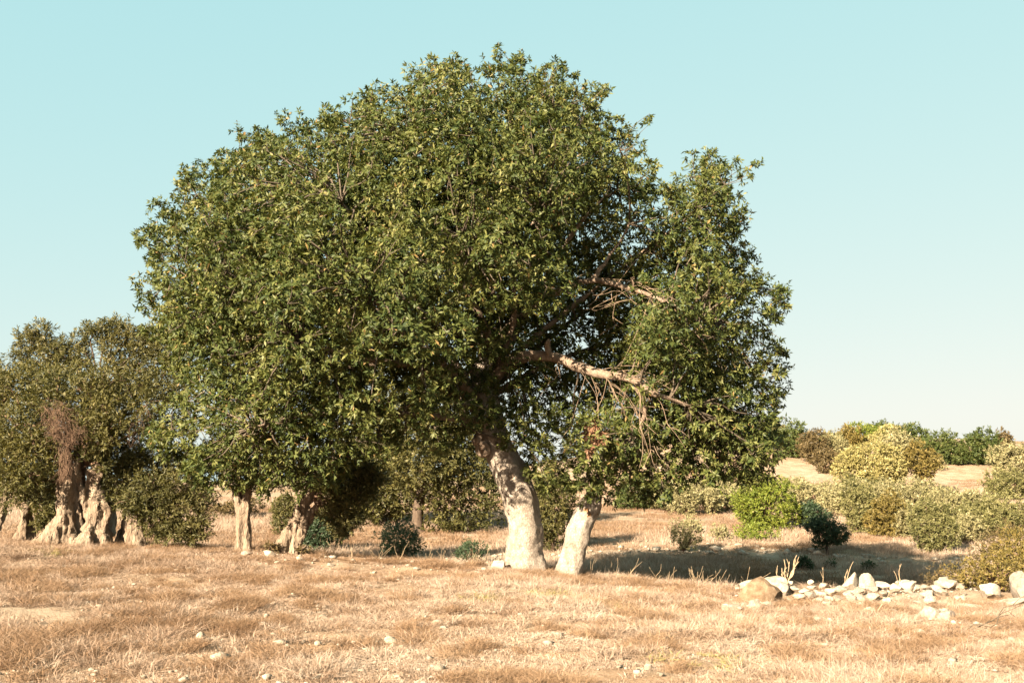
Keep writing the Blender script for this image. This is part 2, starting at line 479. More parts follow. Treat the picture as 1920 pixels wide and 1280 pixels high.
def lobe_points(rng, lobes, n, shell=.16, out_up=.35, jit=.5, keep=None, inner=.12, gmin=None):
    """n cluster points spread through the outer part of the ellipsoid lobes (k,6)"""
    lobes = np.asarray(lobes, float)
    area = (lobes[:, 3] * lobes[:, 4] + lobes[:, 3] * lobes[:, 5] + lobes[:, 4] * lobes[:, 5])
    k = rng.choice(len(lobes), n, p=area / area.sum())
    d = unit(rng.normal(size=(n, 3)))
    f = 1 - np.abs(rng.normal(0, shell, n))
    deep = rng.uniform(0, 1, n) < inner
    f[deep] = rng.uniform(.1, .9, deep.sum())
    f += rng.normal(0, .05, n)
    # an uneven lobe
    wob = 1 + .22 * np.sin(d[:, 0] * 5 + k) * np.sin(d[:, 2] * 6 + 2 * k) + .12 * np.sin(d[:, 1] * 11 + 3 * k)
    P = lobes[k, :3] + d * lobes[k, 3:] * (f * wob)[:, None]
    # drop most of what lies well inside another lobe
    inside = np.zeros(n, bool)
    for q in range(len(lobes)):
        e = (P - lobes[q, :3]) / lobes[q, 3:]
        inside |= ((e * e).sum(1) < .42) & (k != q)
    ok = ~inside | (rng.uniform(0, 1, n) < .22)
    if gmin is not None:
        ok &= P[:, 2] > gmin
    P, d, k = P[ok], d[ok], k[ok]
    ax = unit(d + np.array((0, 0, out_up)) + jit * rng.normal(size=d.shape))
    lv = rng.uniform(0, 1, len(lobes))[k]
    clv = np.clip(.55 * rng.uniform(0, 1, len(P)) + .45 * lv, 0, 1)
    return P, ax, clv, k

def foliage(name, rng, lobes, n, L, W, per, cl_r, material, parent, origin, spread=(25, 100), droop=.15, shell=.16, out_up=.35, jit=.5, inner=.12, gmin=None):
    P, ax, clv, _ = lobe_points(rng, lobes, n, shell, out_up, jit, None, inner, gmin)
    V, F, v = leaves(rng, P, ax, L, W, per, cl_r, spread, droop, clv)
    o = link(name, np_mesh(name, V - np.asarray(origin), F, v), material, parent)
    o['kind'] = 'stuff'
    return o, P

# ------------------------------------------------------------------ trunks
def rough_up(V, seed, amp, freq, stretch=.4, ctr=None):
    """push vertices about with noise, longer along z"""
    out = V.copy()
    for q in range(len(V)):
        x, y, z = V[q]
        p = Vector((x * freq + seed, y * freq, z * freq * stretch))
        out[q, 0] += amp * mnoise.fractal(p, .8, 2.1, 4)
        out[q, 1] += amp * mnoise.fractal(p + Vector((31, 7, 3)), .8, 2.1, 4)
    return out

def strands_trunk(name, strands, material, parent, origin, voxel=.028, amp=.05, seed=1.0, freq=3.2):
    """gnarled trunk: several wandering strands fused into one skin"""
    acc = Acc()
    for P, r in strands:
        n = max(10, len(P) * 5)
        S = smooth_path(np.concatenate([np.asarray(P, float), np.asarray(r, float)[:, None]], 1), n)
        c0, c1 = S[:1].copy(), S[-1:].copy()
        c0[0, 2] -= .04; c0[0, 3] = .002; c1[0, 2] += .03; c1[0, 3] = .002
        S[:, 3] = np.maximum(S[:, 3], .03)
        S = np.concatenate([c0, S, c1])
        V, F = tube(S[:, :3], S[:, 3], 14, False)
        acc.add(V, F)
    me = acc.mesh(name)
    tmp = link('tmp', me)
    md = tmp.modifiers.new('r', 'REMESH'); md.mode = 'VOXEL'; md.voxel_size = voxel; md.use_smooth_shade = True
    ms = tmp.modifiers.new('s', 'SMOOTH'); ms.iterations = 1; ms.factor = .5
    dg = bpy.context.evaluated_depsgraph_get()
    ev = bpy.data.meshes.new_from_object(tmp.evaluated_get(dg))
    bpy.data.objects.remove(tmp)
    V = np.empty(len(ev.vertices) * 3); ev.vertices.foreach_get('co', V); V = V.reshape(-1, 3)
    V = rough_up(V, seed, amp, freq, .35)
    V = rough_up(V, seed + 5, amp * .9, freq * 2.1, .12)
    V = rough_up(V, seed + 9, amp * .45, freq * 3.5, .3) - np.asarray(origin)
    ev.vertices.foreach_set('co', V.astype(np.float32).ravel())
    ev.update()
    ev.name = name
    return link(name, ev, material, parent)

def PX(pts, Y):
    """pixel path [(px,py,rpx[,dY])] at distance Y -> points, radii"""
    P = [at(p[0], p[1], Y + (p[3] if len(p) > 3 else 0)) for p in pts]
    return np.array(P), np.array([p[2] * mpp(Y) for p in pts])

def px_lobes(rows, Y):
    """rows (px,py,rpx[,dY[,squash]]) -> ellipsoid lobes"""
    out = []
    for r in rows:
        c = at(r[0], r[1], Y + (r[3] if len(r) > 3 else 0))
        q = r[2] * mpp(Y)
        out.append((*c, q, q, q * (r[4] if len(r) > 4 else .9)))
    return np.array(out)

def branch_path(rng, a, b, n=7, sag=.0, wob=.08):
    a, b = np.asarray(a, float), np.asarray(b, float)
    t = np.linspace(0, 1, n)[:, None]
    P = a + (b - a) * t
    ln = np.linalg.norm(b - a)
    P[1:-1] += rng.normal(0, wob * ln, (n - 2, 3)) * .6
    P[:, 2] += sag * ln * np.sin(t[:, 0] * math.pi)
    return smooth_path(P, n * 2)

# ------------------------------------------------------------------ the big tree
def in_poly(px, py, poly):
    poly = np.asarray(poly, float)
    x, y = np.asarray(px, float), np.asarray(py, float)
    c = np.zeros(x.shape, bool)
    for k in range(len(poly)):
        x1, y1 = poly[k]; x2, y2 = poly[k - 1]
        if y1 == y2: continue
        c ^= ((y1 > y) != (y2 > y)) & (x < (x2 - x1) * (y - y1) / (y2 - y1) + x1)
    return c

def poly_dist(px, py, poly):
    poly = np.asarray(poly, float)
    p = np.stack([np.asarray(px, float), np.asarray(py, float)], -1)
    best = np.full(len(p), 1e9)
    for k in range(len(poly)):
        a_, b_ = poly[k - 1], poly[k]
        ab = b_ - a_
        t = np.clip(((p - a_) @ ab) / (ab @ ab), 0, 1)
        best = np.minimum(best, np.linalg.norm(p - (a_ + t[:, None] * ab), axis=1))
    return best

CROWN = [(268, 440), (285, 500), (272, 560), (300, 630), (352, 690), (345, 745), (300, 790), (290, 830), (345, 866), (392, 905),
         (470, 914), (560, 910), (640, 895), (690, 850), (740, 830), (830, 838), (880, 800), (920, 770), (960, 850), (1020, 910),
         (1100, 908), (1150, 930), (1185, 945), (1255, 925), (1262, 880), (1300, 880), (1345, 902), (1428, 888), (1445, 830), (1455, 770),
         (1458, 700), (1435, 650), (1462, 560), (1428, 525), (1400, 480), (1372, 430), (1392, 340), (1325, 305), (1262, 345), (1228, 372),
         (1203, 285), (1150, 225), (1110, 180), (1040, 140), (960, 112), (900, 160), (850, 118), (790, 120), (740, 168),
         (660, 185), (575, 255), (500, 255), (405, 295), (350, 350), (315, 405)]
HOLLOW = [(1010, 400), (1100, 390), (1240, 410), (1300, 500), (1240, 570), (1190, 640), (1160, 720), (1180, 770), (1120, 800),
          (1020, 900), (960, 850), (890, 800), (850, 720), (850, 630), (870, 560), (960, 560), (1040, 560), (1060, 480)]
TREE_Y = 19.0
TP = at(985, 1066, TREE_Y)
TP[2] = gz(TP[0], TP[1])

def crown_lobes(rng):
    lobes = []
    def try_add(px, py, r, side, gap):
        d = float(poly_dist([px], [py], CROWN)[0]) * mpp(TREE_Y)
        if d < .93 * r: return False
        dd = max(0.0, min(d - .55 * r, 3.6))
        D = math.sqrt(max(0.0, 2 * 4.6 * dd - dd * dd)) * (.88 if px < 900 else .66) * (1 - (.62 if 640 < px < 980 else .5) * float(np.clip((py - 620) / 140.0, 0, 1)))
        D *= .46 + .98 * vnoise(np.array([px / 105.0]), np.array([py / 170.0]), 41)[0]
        if side > .12 and in_poly(np.array([px]), np.array([py]), HOLLOW)[0]: return False
        c = at(px, py, TREE_Y - side * D - (rng.normal(0, .38) if abs(side) > .5 else 0))
        if c[2] < gz(c[0], c[1]) + .75 and side < .5: return False
        c0 = c
        for q in lobes:
            if np.linalg.norm(c0 - q[:3]) < gap * (r + q[3]): return False
        s = 1 + (mpp(TREE_Y - side * D) / mpp(TREE_Y) - 1) * .7
        lobes.append(np.array([*c0, r * s, r * s, r * s * rng.uniform(.85, 1.25)]))
        return True
    # bulges that stand out of the crown's front
    for px, py, rp, dy in [(760, 600, 100, -4.4), (690, 700, 95, -4.2), (800, 700, 70, -4.0), (740, 500, 80, -4.4), (560, 560, 95, -3.7), (430, 520, 80, -2.7),
                           (600, 420, 95, -3.3), (470, 700, 90, -3.3), (590, 790, 85, -1.3), (440, 840, 70, -1.5), (720, 790, 60, -3.2), (970, 470, 85, -2.9), (900, 330, 95, -3.3), (1040, 300, 85, -2.6),
                           (760, 330, 95, -3.3), (840, 220, 70, -1.8), (990, 190, 65, -1.6), (1290, 420, 80, -1.2), (1150, 320, 70, -1.6), (1120, 845, 70, -1.5), (900, 690, 42, -.9), (955, 740, 42, -.8), (985, 800, 45, -.7), (1010, 865, 42, -.7), (865, 760, 34, -.6), (1000, 700, 40, -.4), (1075, 780, 45, -.6), (940, 620, 55, -.8), (922, 742, 30, -.75), (888, 722, 40, -.9), (952, 690, 44, -.6), (903, 648, 45, -1.2), (880, 630, 50, -1.2), (1015, 640, 40, -.2), (1090, 620, 50, .3), (1140, 660, 40, .4),
                           (1190, 875, 60, -1.2), (1060, 868, 55, -1.2), (1340, 735, 60, -1.2), (1400, 775, 50, -.7), (1385, 855, 46, -.4), (1320, 610, 50, -.8), (1225, 605, 40, -1.0), (1270, 810, 36, -.7), (1325, 845, 44, -.7), (1290, 680, 44, -1.1), (1385, 690, 46, -.9), (1430, 735, 34, -.5), (1250, 860, 36, -.7), (1410, 600, 44, -.5), (1355, 650, 36, -1.0), (1190, 655, 36, -.8), (1155, 770, 28, -.9), (1290, 530, 44, -.6), (1370, 540, 40, -.3), (1285, 762, 30, -1.9), (1325, 788, 36, -1.8), (1245, 800, 28, -1.7), (1360, 800, 34, -1.4), (1200, 830, 40, -1.3), (1300, 868, 38, -.2), (1352, 876, 34, -.1), (1402, 866, 38, .2), (1428, 838, 34, .3), (1335, 800, 46, .1), (1400, 800, 46, .3), (1270, 845, 40, .3), (1300, 760, 40, .1)]:
        dy = dy * (1 - (.62 if 640 < px < 980 else .2) * float(np.clip((py - 620) / 140.0, 0, 1)))
        c = at(px, py, TREE_Y + dy)
        q = rp * mpp(TREE_Y + dy)
        if rp < 56:
            lobes.append(np.array([*c, q, q, q * .92]))
            continue
        got = []
        for _ in range(70):
            dv = unit(rng.normal(size=3) + np.array([-.15, -.45, .15]))
            p_ = c + dv * q * rng.uniform(.55, .95); r_ = rng.uniform(.32, .48)
            if all(np.linalg.norm(p_ - g_[:3]) > 1.08 * (r_ + g_[3]) for g_ in got):
                got.append(np.array([*p_, r_, r_, r_ * rng.uniform(.9, 1.25)]))
        lobes.extend(got)
    xs = rng.uniform(255, 1475, 22000); ys = rng.uniform(100, 950, 22000)
    ok = in_poly(xs, ys, CROWN)
    xs, ys = xs[ok], ys[ok]
    d_edge = poly_dist(xs, ys, CROWN)
    for q, (px, py) in enumerate(zip(xs, ys)):
        u = rng.uniform()
        side = rng.uniform(.84, 1.0) if u < .60 else (-rng.uniform(.7, 1.0) if u < .82 else rng.uniform(-.4, .4))
        big = q < len(xs) * .35
        try_add(px, py, rng.uniform(.40, .62) if big else rng.uniform(.18, .34), side if big or d_edge[q] < 45 else side * .70, 1.06 if big else .82)
    for q in range(30):                        # the low skirt on the right
        px, py = rng.uniform(1265, 1440), rng.uniform(775, 880)
        r_ = rng.uniform(.26, .40)
        if in_poly(np.array([px]), np.array([py + 18]), CROWN)[0]:
            lobes.append(np.array([*at(px, py, TREE_Y + rng.uniform(-.9, .9)), r_, r_, r_ * 1.1]))
    n_out = len(lobes)
    for q in range(2600):                      # the filling behind the clumps
        k = rng.integers(len(xs))
        px, py = xs[k], ys[k]
        d = float(poly_dist([px], [py], CROWN)[0]) * mpp(TREE_Y)
        if d < .9: continue
        side = rng.uniform(-.75, .40)
        if side > .05 and in_poly(np.array([px]), np.array([py]), HOLLOW)[0]: continue
        dd = min(d - .5, 3.6)
        c = at(px, py, TREE_Y - side * math.sqrt(2 * 4.6 * dd - dd * dd) * (.7 if not (640 < px < 980 and py > 640) else .35))
        if c[2] < gz(c[0], c[1]) + 1.2: continue
        if any(np.linalg.norm(c - q2[:3]) < .8 for q2 in lobes[n_out:]): continue
        lobes.append(np.array([*c, .6, .6, .55]))
        if len(lobes) > n_out + 240: break
    lobes.append(n_out)
    return lobes
def build_big_tree():
    rng = np.random.default_rng(11)
    root = empty('evergreen_tree', TP)
    tag(root, 'huge spreading evergreen tree with thick leaning trunk in the middle of the field', 'tree')
    # trunk
    T = smooth_path([(*at(988, 1085, 19.0), .46), (*at(987, 1062, 19.0), .385), (*at(985, 1035, 19.0), .335), (*at(984, 990, 19.0), .32), (*at(975, 940, 19.0), .325), (*at(957, 890, 19.05), .30),
                     (*at(938, 850, 19.1), .285), (*at(922, 800, 19.1), .26), (*at(912, 760, 19.1), .25), (*at(912, 700, 19.15), .25), (*at(925, 640, 19.2), .22)], 90)
    fl = lambda th, i_: 1 + .035 * np.sin(3 * th + i_ * .05) + .03 * np.sin(5 * th - i_ * .11) + np.exp(-i_ / 7.0) * (.05 + .13 * np.sin(5 * th + 1))
    V, F = tube(T[:, :3], T[:, 3], 40, True, fl)
    V = rough_up(V, 4.0, .05, 2.6, .6)
    V = rough_up(V, 14.0, .022, 9, .8)
    trunk = link('trunk', np_mesh('trunk', V - TP, F, None, True), M['bark'], root)
    # knots where limbs were lost
    def knot(px, py, rpx, dirv, Y):
        c = at(px, py, Y); d = unit(np.asarray(dirv, float)[None])[0]; r = rpx * mpp(Y)
        prof = [(-.25, 1.25), (-.05, 1.2), (.10, 1.08), (.17, .92), (.15, .74), (.02, .60), (-.06, .3), (-.08, .02)]
        Vk, Fk = tube(np.array([c + d * r * (1.4 * a_) for a_, b_ in prof]), [r * b_ for a_, b_ in prof], 18, False)
        # tube's rings lie along d already
        Vk = rough_up(Vk, px * .01, .018, 9, 1)
        link('knot', np_mesh('knot', Vk - TP, Fk, None, True), M['limb'], root)
    knot(905, 842, 13, (-.35, -.93, -.05), 18.80)
    knot(893, 822, 12, (-.85, -.45, .3), 18.9)
    knot(957, 893, 7, (-.1, -.98, .1), 18.76)
    knot(864, 735, 9, (-.9, -.4, .2), 18.8)
    # lobes and the leaves on them
    lob = crown_lobes(rng)
    n_out = lob.pop()
    fill = np.array(lob[n_out:]); lob = np.array(lob[:n_out])
    stray = []
    poly = np.array(CROWN, float)
    for q in range(len(poly)):                 # sprays that stick out of the outline, mostly on top and right
        a_, b_ = poly[q - 1], poly[q]
        ln = np.linalg.norm(b_ - a_)
        for k in range(int(ln / 13) + 1):
            p = a_ + (b_ - a_) * rng.uniform()
            nrm = np.array([(b_ - a_)[1], -(b_ - a_)[0]]) / max(ln, 1)
            if in_poly(np.array([p[0] + nrm[0] * 6]), np.array([p[1] + nrm[1] * 6]), CROWN)[0]: nrm = -nrm
            o_ = rng.uniform(-14, 12) if rng.uniform() < .86 else rng.uniform(10, 30)
            if p[1] > 780 and p[0] < 1250: o_ = min(o_, 6)
            c = at(p[0] + nrm[0] * o_, p[1] + nrm[1] * o_, TREE_Y + rng.normal(0, .6))
            stray.append((*c, *([rng.uniform(.10, .24)] * 3)))
    for px, py in [(940, 93), (1138, 163), (1219, 213), (1215, 235), (1205, 285), (1327, 285), (1420, 305), (1408, 325), (1380, 300), (1393, 425), (1400, 480), (1470, 555), (1450, 545), (1395, 500),
                   (258, 440), (265, 455), (850, 105), (1047, 125), (1445, 300 + 330), (1470, 685), (1462, 700), (1060, 128)]:
        c = at(px, py, TREE_Y + rng.normal(0, .3)); stray.append((*c, *([rng.uniform(.07, .14)] * 3)))
    stray = np.array(stray)
    P, ax, clv, k = lobe_points(rng, lob, 39000, .075, .30, .40, None, .05)
    Pf, axf, clf, k = lobe_points(rng, fill, 10500, .3, .30, .6, None, .3)
    P, ax, clv = np.concatenate([P, Pf]), np.concatenate([ax, axf]), np.concatenate([clv, clf])
    okh = P[:, 2] > ground_z(P[:, 0], P[:, 1]) + .55
    P, ax, clv = P[okh], ax[okh], clv[okh]
    P2, ax2, clv2, _ = lobe_points(rng, stray, len(stray) * 9, .3, .5, .5, None, .4)
    V, F, v = leaves(rng, np.concatenate([P, P2]), np.concatenate([ax, ax2]),   .094, .0305, 11, .09, (22, 105), .16, np.concatenate([clv, clv2]))
    cr = link('crown', np_mesh('crown', V - TP, F, v), M['leaf'], root)
    cr['kind'] = 'stuff'
    # a withered spray near the trunk
    red = px_lobes([(1107, 800, 9), (1104, 820, 11), (1118, 815, 9), (1128, 822, 8), (1108, 838, 9), (1103, 845, 6)], 17.25)
    V, F, v = leaves(rng, *lobe_points(rng, red, 60, .3, .3, .5, None, .4)[:2], .10, .036, 8, .1, (20, 100), .3)
    o = link('withered_leaves', np_mesh('withered_leaves', V - TP, F, v), M['leaf_red'], root)
    o['kind'] = 'stuff'; o['label'] = 'spray of withered reddish leaves'
    # limbs
    limbs = []
    def limb(P, r, n=26, seed=0.0):
        S = smooth_path(np.concatenate([np.asarray(P, float), np.asarray(r, float)[:, None]], 1), n)
        V, F = tube(S[:, :3], np.maximum(S[:, 3], .012), 12)
        V = rough_up(V, seed, .035, 5, 1)
        link('limb', np_mesh('limb', V - TP, F, None, True), M['limb'], root)
        limbs.append(S)
    def pxl(pts): return np.array([at(p[0], p[1], p[3]) for p in pts]), [p[2] * .8 * mpp(19) for p in pts]
    limb(*pxl([(915, 720, 17, 19.1), (960, 675, 15, 18.7), (1030, 668, 12, 18.3), (1085, 688, 12, 18.0), (1130, 702, 10, 17.8), (1182, 710, 8, 17.5), (1225, 738, 6.5, 17.35), (1260, 748, 4, 17.45), (1292, 762, 2.2, 17.6)]), 44, 1)
    limb(*pxl([(1032, 668, 9, 18.3), (1027, 650, 8, 18.2), (1030, 638, 5, 18.1)]), 10, 2)
    limb(*pxl([(925, 640, 14, 19.2), (990, 580, 11, 18.9), (1060, 540, 8, 18.6), (1110, 526, 6.5, 18.3), (1160, 535, 6, 17.9), (1215, 552, 5, 17.7), (1260, 572, 4, 17.4), (1300, 590, 2.5, 17.5), (1340, 600, 2, 18.2)]), 40, 3)
    limb(*pxl([(1110, 526, 6, 18.3), (1125, 505, 5, 18.3), (1150, 470, 3, 18.3), (1180, 420, 2, 18.2)]), 14, 4)
    limb(*pxl([(1190, 722, 5, 17.6), (1210, 760, 5, 17.6), (1200, 800, 4, 17.6), (1195, 830, 3, 17.7)]), 14, 5)
    for tx, ty, tY, r0, r1 in [(700, 560, 16.4, 13, 4), (560, 640, 17.0, 13, 4), (420, 600, 18.2, 12, 3), (480, 800, 17.6, 11, 3), (640, 380, 17.2, 12, 3), (760, 260, 18.4, 12, 3), (860, 220, 19.2, 12, 3),
                               (960, 200, 19.2, 12, 3), (1080, 260, 19.0, 11, 3), (1180, 340, 19.0, 10, 3), (1300, 400, 18.8, 9, 3), (700, 420, 21.5, 12, 4), (520, 520, 21.0, 12, 4), (940, 420, 22.0, 12, 4),
                               (1150, 560, 21.5, 11, 4), (1260, 720, 20.8, 9, 3), (640, 760, 21.0, 10, 3), (880, 460, 17.0, 12, 4), (1010, 400, 17.4, 10, 3)]:
        st = T[rng.integers(58, 90), :3]
        e = at(tx, ty, tY)
        m1 = st + (e - st) * .33 + rng.normal(0, .18, 3) + np.array([0, 0, .25])
        m2 = st + (e - st) * .68 + rng.normal(0, .22, 3) + np.array([0, 0, .15])
        limb(np.array([st, m1, m2, e]), [r0 * .8 * mpp(19), r0 * .55 * mpp(19), r0 * .34 * mpp(19), r1 * .8 * mpp(19)], 22, tx * .1)
    LP = np.concatenate([s[4:, :3] for s in limbs])
    tw = Acc()
    for q in lob:                              # a branch into every lobe, twigs inside it
        j_ = np.argmin(((LP - q[:3]) ** 2).sum(1))
        a_ = LP[j_]
        if np.linalg.norm(a_ - q[:3]) > 4.5: continue
        tw.add(*tube(branch_path(rng, a_, q[:3], 4, .06, .07), np.linspace(.024, .008, 8), 4, False))
        for _ in range(2):
            d = unit(rng.normal(size=3) + np.array([0, 0, .3]))
            tw.add(*tube(branch_path(rng, q[:3], q[:3] + d * q[3:] * rng.uniform(.7, 1.05), 3, .05, .08), np.linspace(.009, .003, 6), 3, False))
    for q in stray:
        j_ = np.argmin(((lob[:, :3] - q[:3]) ** 2).sum(1))
        tw.add(*tube(branch_path(rng, lob[j_, :3], q[:3], 3, .04, .08), np.linspace(.012, .004, 6), 3, False))
    o = link('twigs', tw.mesh('twigs', True, TP), M['twig'], root); o['kind'] = 'stuff'
    # bare drooping twigs on the right flank
    dr = Acc()
    src1, src2 = limbs[0], limbs[2]
    for q in range(54):
        s = src1 if q < 30 else src2
        p = s[rng.integers(int(len(s) * .34), int(len(s) * .72)), :3] + rng.normal(0, .05, 3)
        ln = rng.uniform(.25, 1.0) if rng.uniform() < .85 else rng.uniform(1.0, 1.6)
        dx = rng.uniform(-.35, 1.0); dz = -rng.uniform(.05, 1.0) if q < 30 else -rng.uniform(-.1, .6)
        d = unit(np.array([dx, rng.normal(-.12, .22), dz]))
        e = p + d * ln
        c1 = p + d * ln * .45 + np.array([.08, 0, .10]) * ln + rng.normal(0, .05, 3)
        pth = smooth_path([p, c1, e + rng.normal(0, .05, 3), e + np.array([.25 * ln * rng.uniform(0, 1), 0, -.10 * ln + rng.normal(0, .1)])], 12)
        r0 = rng.uniform(.003, .006)
        dr.add(*tube(pth, np.linspace(r0, .004, 12), 5))
        for _ in range(2):
            b_ = pth[rng.integers(4, 11)]
            e2 = b_ + unit(d + rng.normal(0, .5, 3)) * rng.uniform(.2, .6)
            dr.add(*tube(branch_path(rng, b_, e2, 3, 0, .1), np.linspace(.006, .003, 6), 4))
    o = link('bare_twigs', dr.mesh('bare_twigs', True, TP), M['twig_pale'], root); o['kind'] = 'stuff'
    return root
build_big_tree()

# the broken trunk beside it
def build_broken_trunk():
    rng = np.random.default_rng(5)
    Y = 18.75
    base = at(1068, 1078, Y); base[2] = gz(base[0], base[1])
    root = empty('broken_trunk', base)
    tag(root, 'pale leaning broken off tree trunk right beside the thick living trunk', 'tree trunk')
    T = smooth_path([(*at(1062, 1095, Y), .30), (*at(1066, 1072, Y), .255), (*at(1073, 1045, Y), .235), (*at(1084, 1005, Y), .23), (*at(1096, 970, Y), .215), (*at(1107, 945, Y), .20), (*at(1111, 934, Y), .17)], 50)
    n, sides = len(T), 36
    V, F = tube(T[:, :3], T[:, 3], sides, True, lambda th, i_: 1 + .04 * np.sin(3 * th + i_ * .06) + .03 * np.sin(5 * th))
    top = np.arange((n - 4) * sides, n * sides)
    jag = np.array([mnoise.noise(Vector((V[q, 0] * 14, V[q, 1] * 14, 3))) for q in top])
    V[top, 2] += jag * .16
    V[top, 0] += jag * .05
    V = rough_up(V, 8.0, .045, 2.8, .6); V = rough_up(V, 18.0, .02, 9, .8)
    link('trunk', np_mesh('trunk', V - base, F, None, True), M['bark'], root)
    for (px, py, rp, d) in [(1101, 960, 8, (-.1, -1, .1)), (1093, 984, 4, (0, -1, 0)), (1119, 957, 7, (.7, -.7, .2))]:
        c = at(px, py, Y - .20 if px < 1110 else Y - .12); d = unit(np.array(d, float)[None])[0]; r = rp * mpp(Y)
        prof = [(-.2, 1.1), (.06, 1.0), (.05, .8), (-.12, .55), (-.16, .02)]
        Vk, Fk = tube(np.array([c + d * r * a_ for a_, b_ in prof]), [r * b_ for a_, b_ in prof], 14, False)
        link('wound', np_mesh('wound', rough_up(Vk, px, .03, 12, 1) - base, Fk, None, True), M['wound'], root)
    sp = Acc()
    for q in range(16):
        a_ = rng.uniform(0, 6.28)
        c = at(1109, 941, Y) + np.array([math.cos(a_) * .14, math.sin(a_) * .14, 0])
        sp.add(*tube(np.array([c - np.array([.02, 0, .08]), c + np.array([.03, 0, .05]), c + np.array([.05 + rng.normal(0, .02), rng.normal(0, .02), rng.uniform(.07, .17)])]), [.03, .022, .004], 5))
    o = link('splinters', sp.mesh('splinters', True, base), M['wound'], root); o['kind'] = 'stuff'
build_broken_trunk()

# ------------------------------------------------------------------ the old olives on the left
def dead_twigs(rng, rows, Y, n, ln, name, parent, origin, down=1.0):
    ac = Acc()
    L_ = px_lobes(rows, Y)
    for q in range(n):
        l = L_[rng.integers(len(L_))]
        p = l[:3] + unit(rng.normal(size=3)) * l[3:] * rng.uniform(.2, 1)
        d = unit(np.array([rng.normal(0, .45), rng.normal(-.1, .35), -down + rng.normal(0, .45)]))
        ac.add(*tube(branch_path(rng, p, p + d * ln * rng.uniform(.4, 1.1), 4, .0, .10), np.linspace(.0032, .0016, 8), 3))
    o = link(name, ac.mesh(name, True, origin), M['deadtwig'], parent); o['kind'] = 'stuff'
    return o

def limbs_to(rng, a_, lobes, parent, origin, r0=.07, r1=.02, material=None, frac=1.0, join=True):
    tw = Acc()
    for q in lobes:
        if rng.uniform() > frac: continue
        tw.add(*tube(branch_path(rng, a_, q[:3], 6, .07, .07), np.linspace(r0, r1, 12), 6))
        for _ in range(4):
            d = unit(rng.normal(size=3) + np.array([0, 0, .3]))
            tw.add(*tube(branch_path(rng, q[:3], q[:3] + d * q[3:] * .95, 4, .05, .08), np.linspace(r1 * .6, .004, 8), 4))
    o = link('branches', tw.mesh('branches', True, origin), material or M['deadtwig'], parent); o['kind'] = 'stuff'
    return o

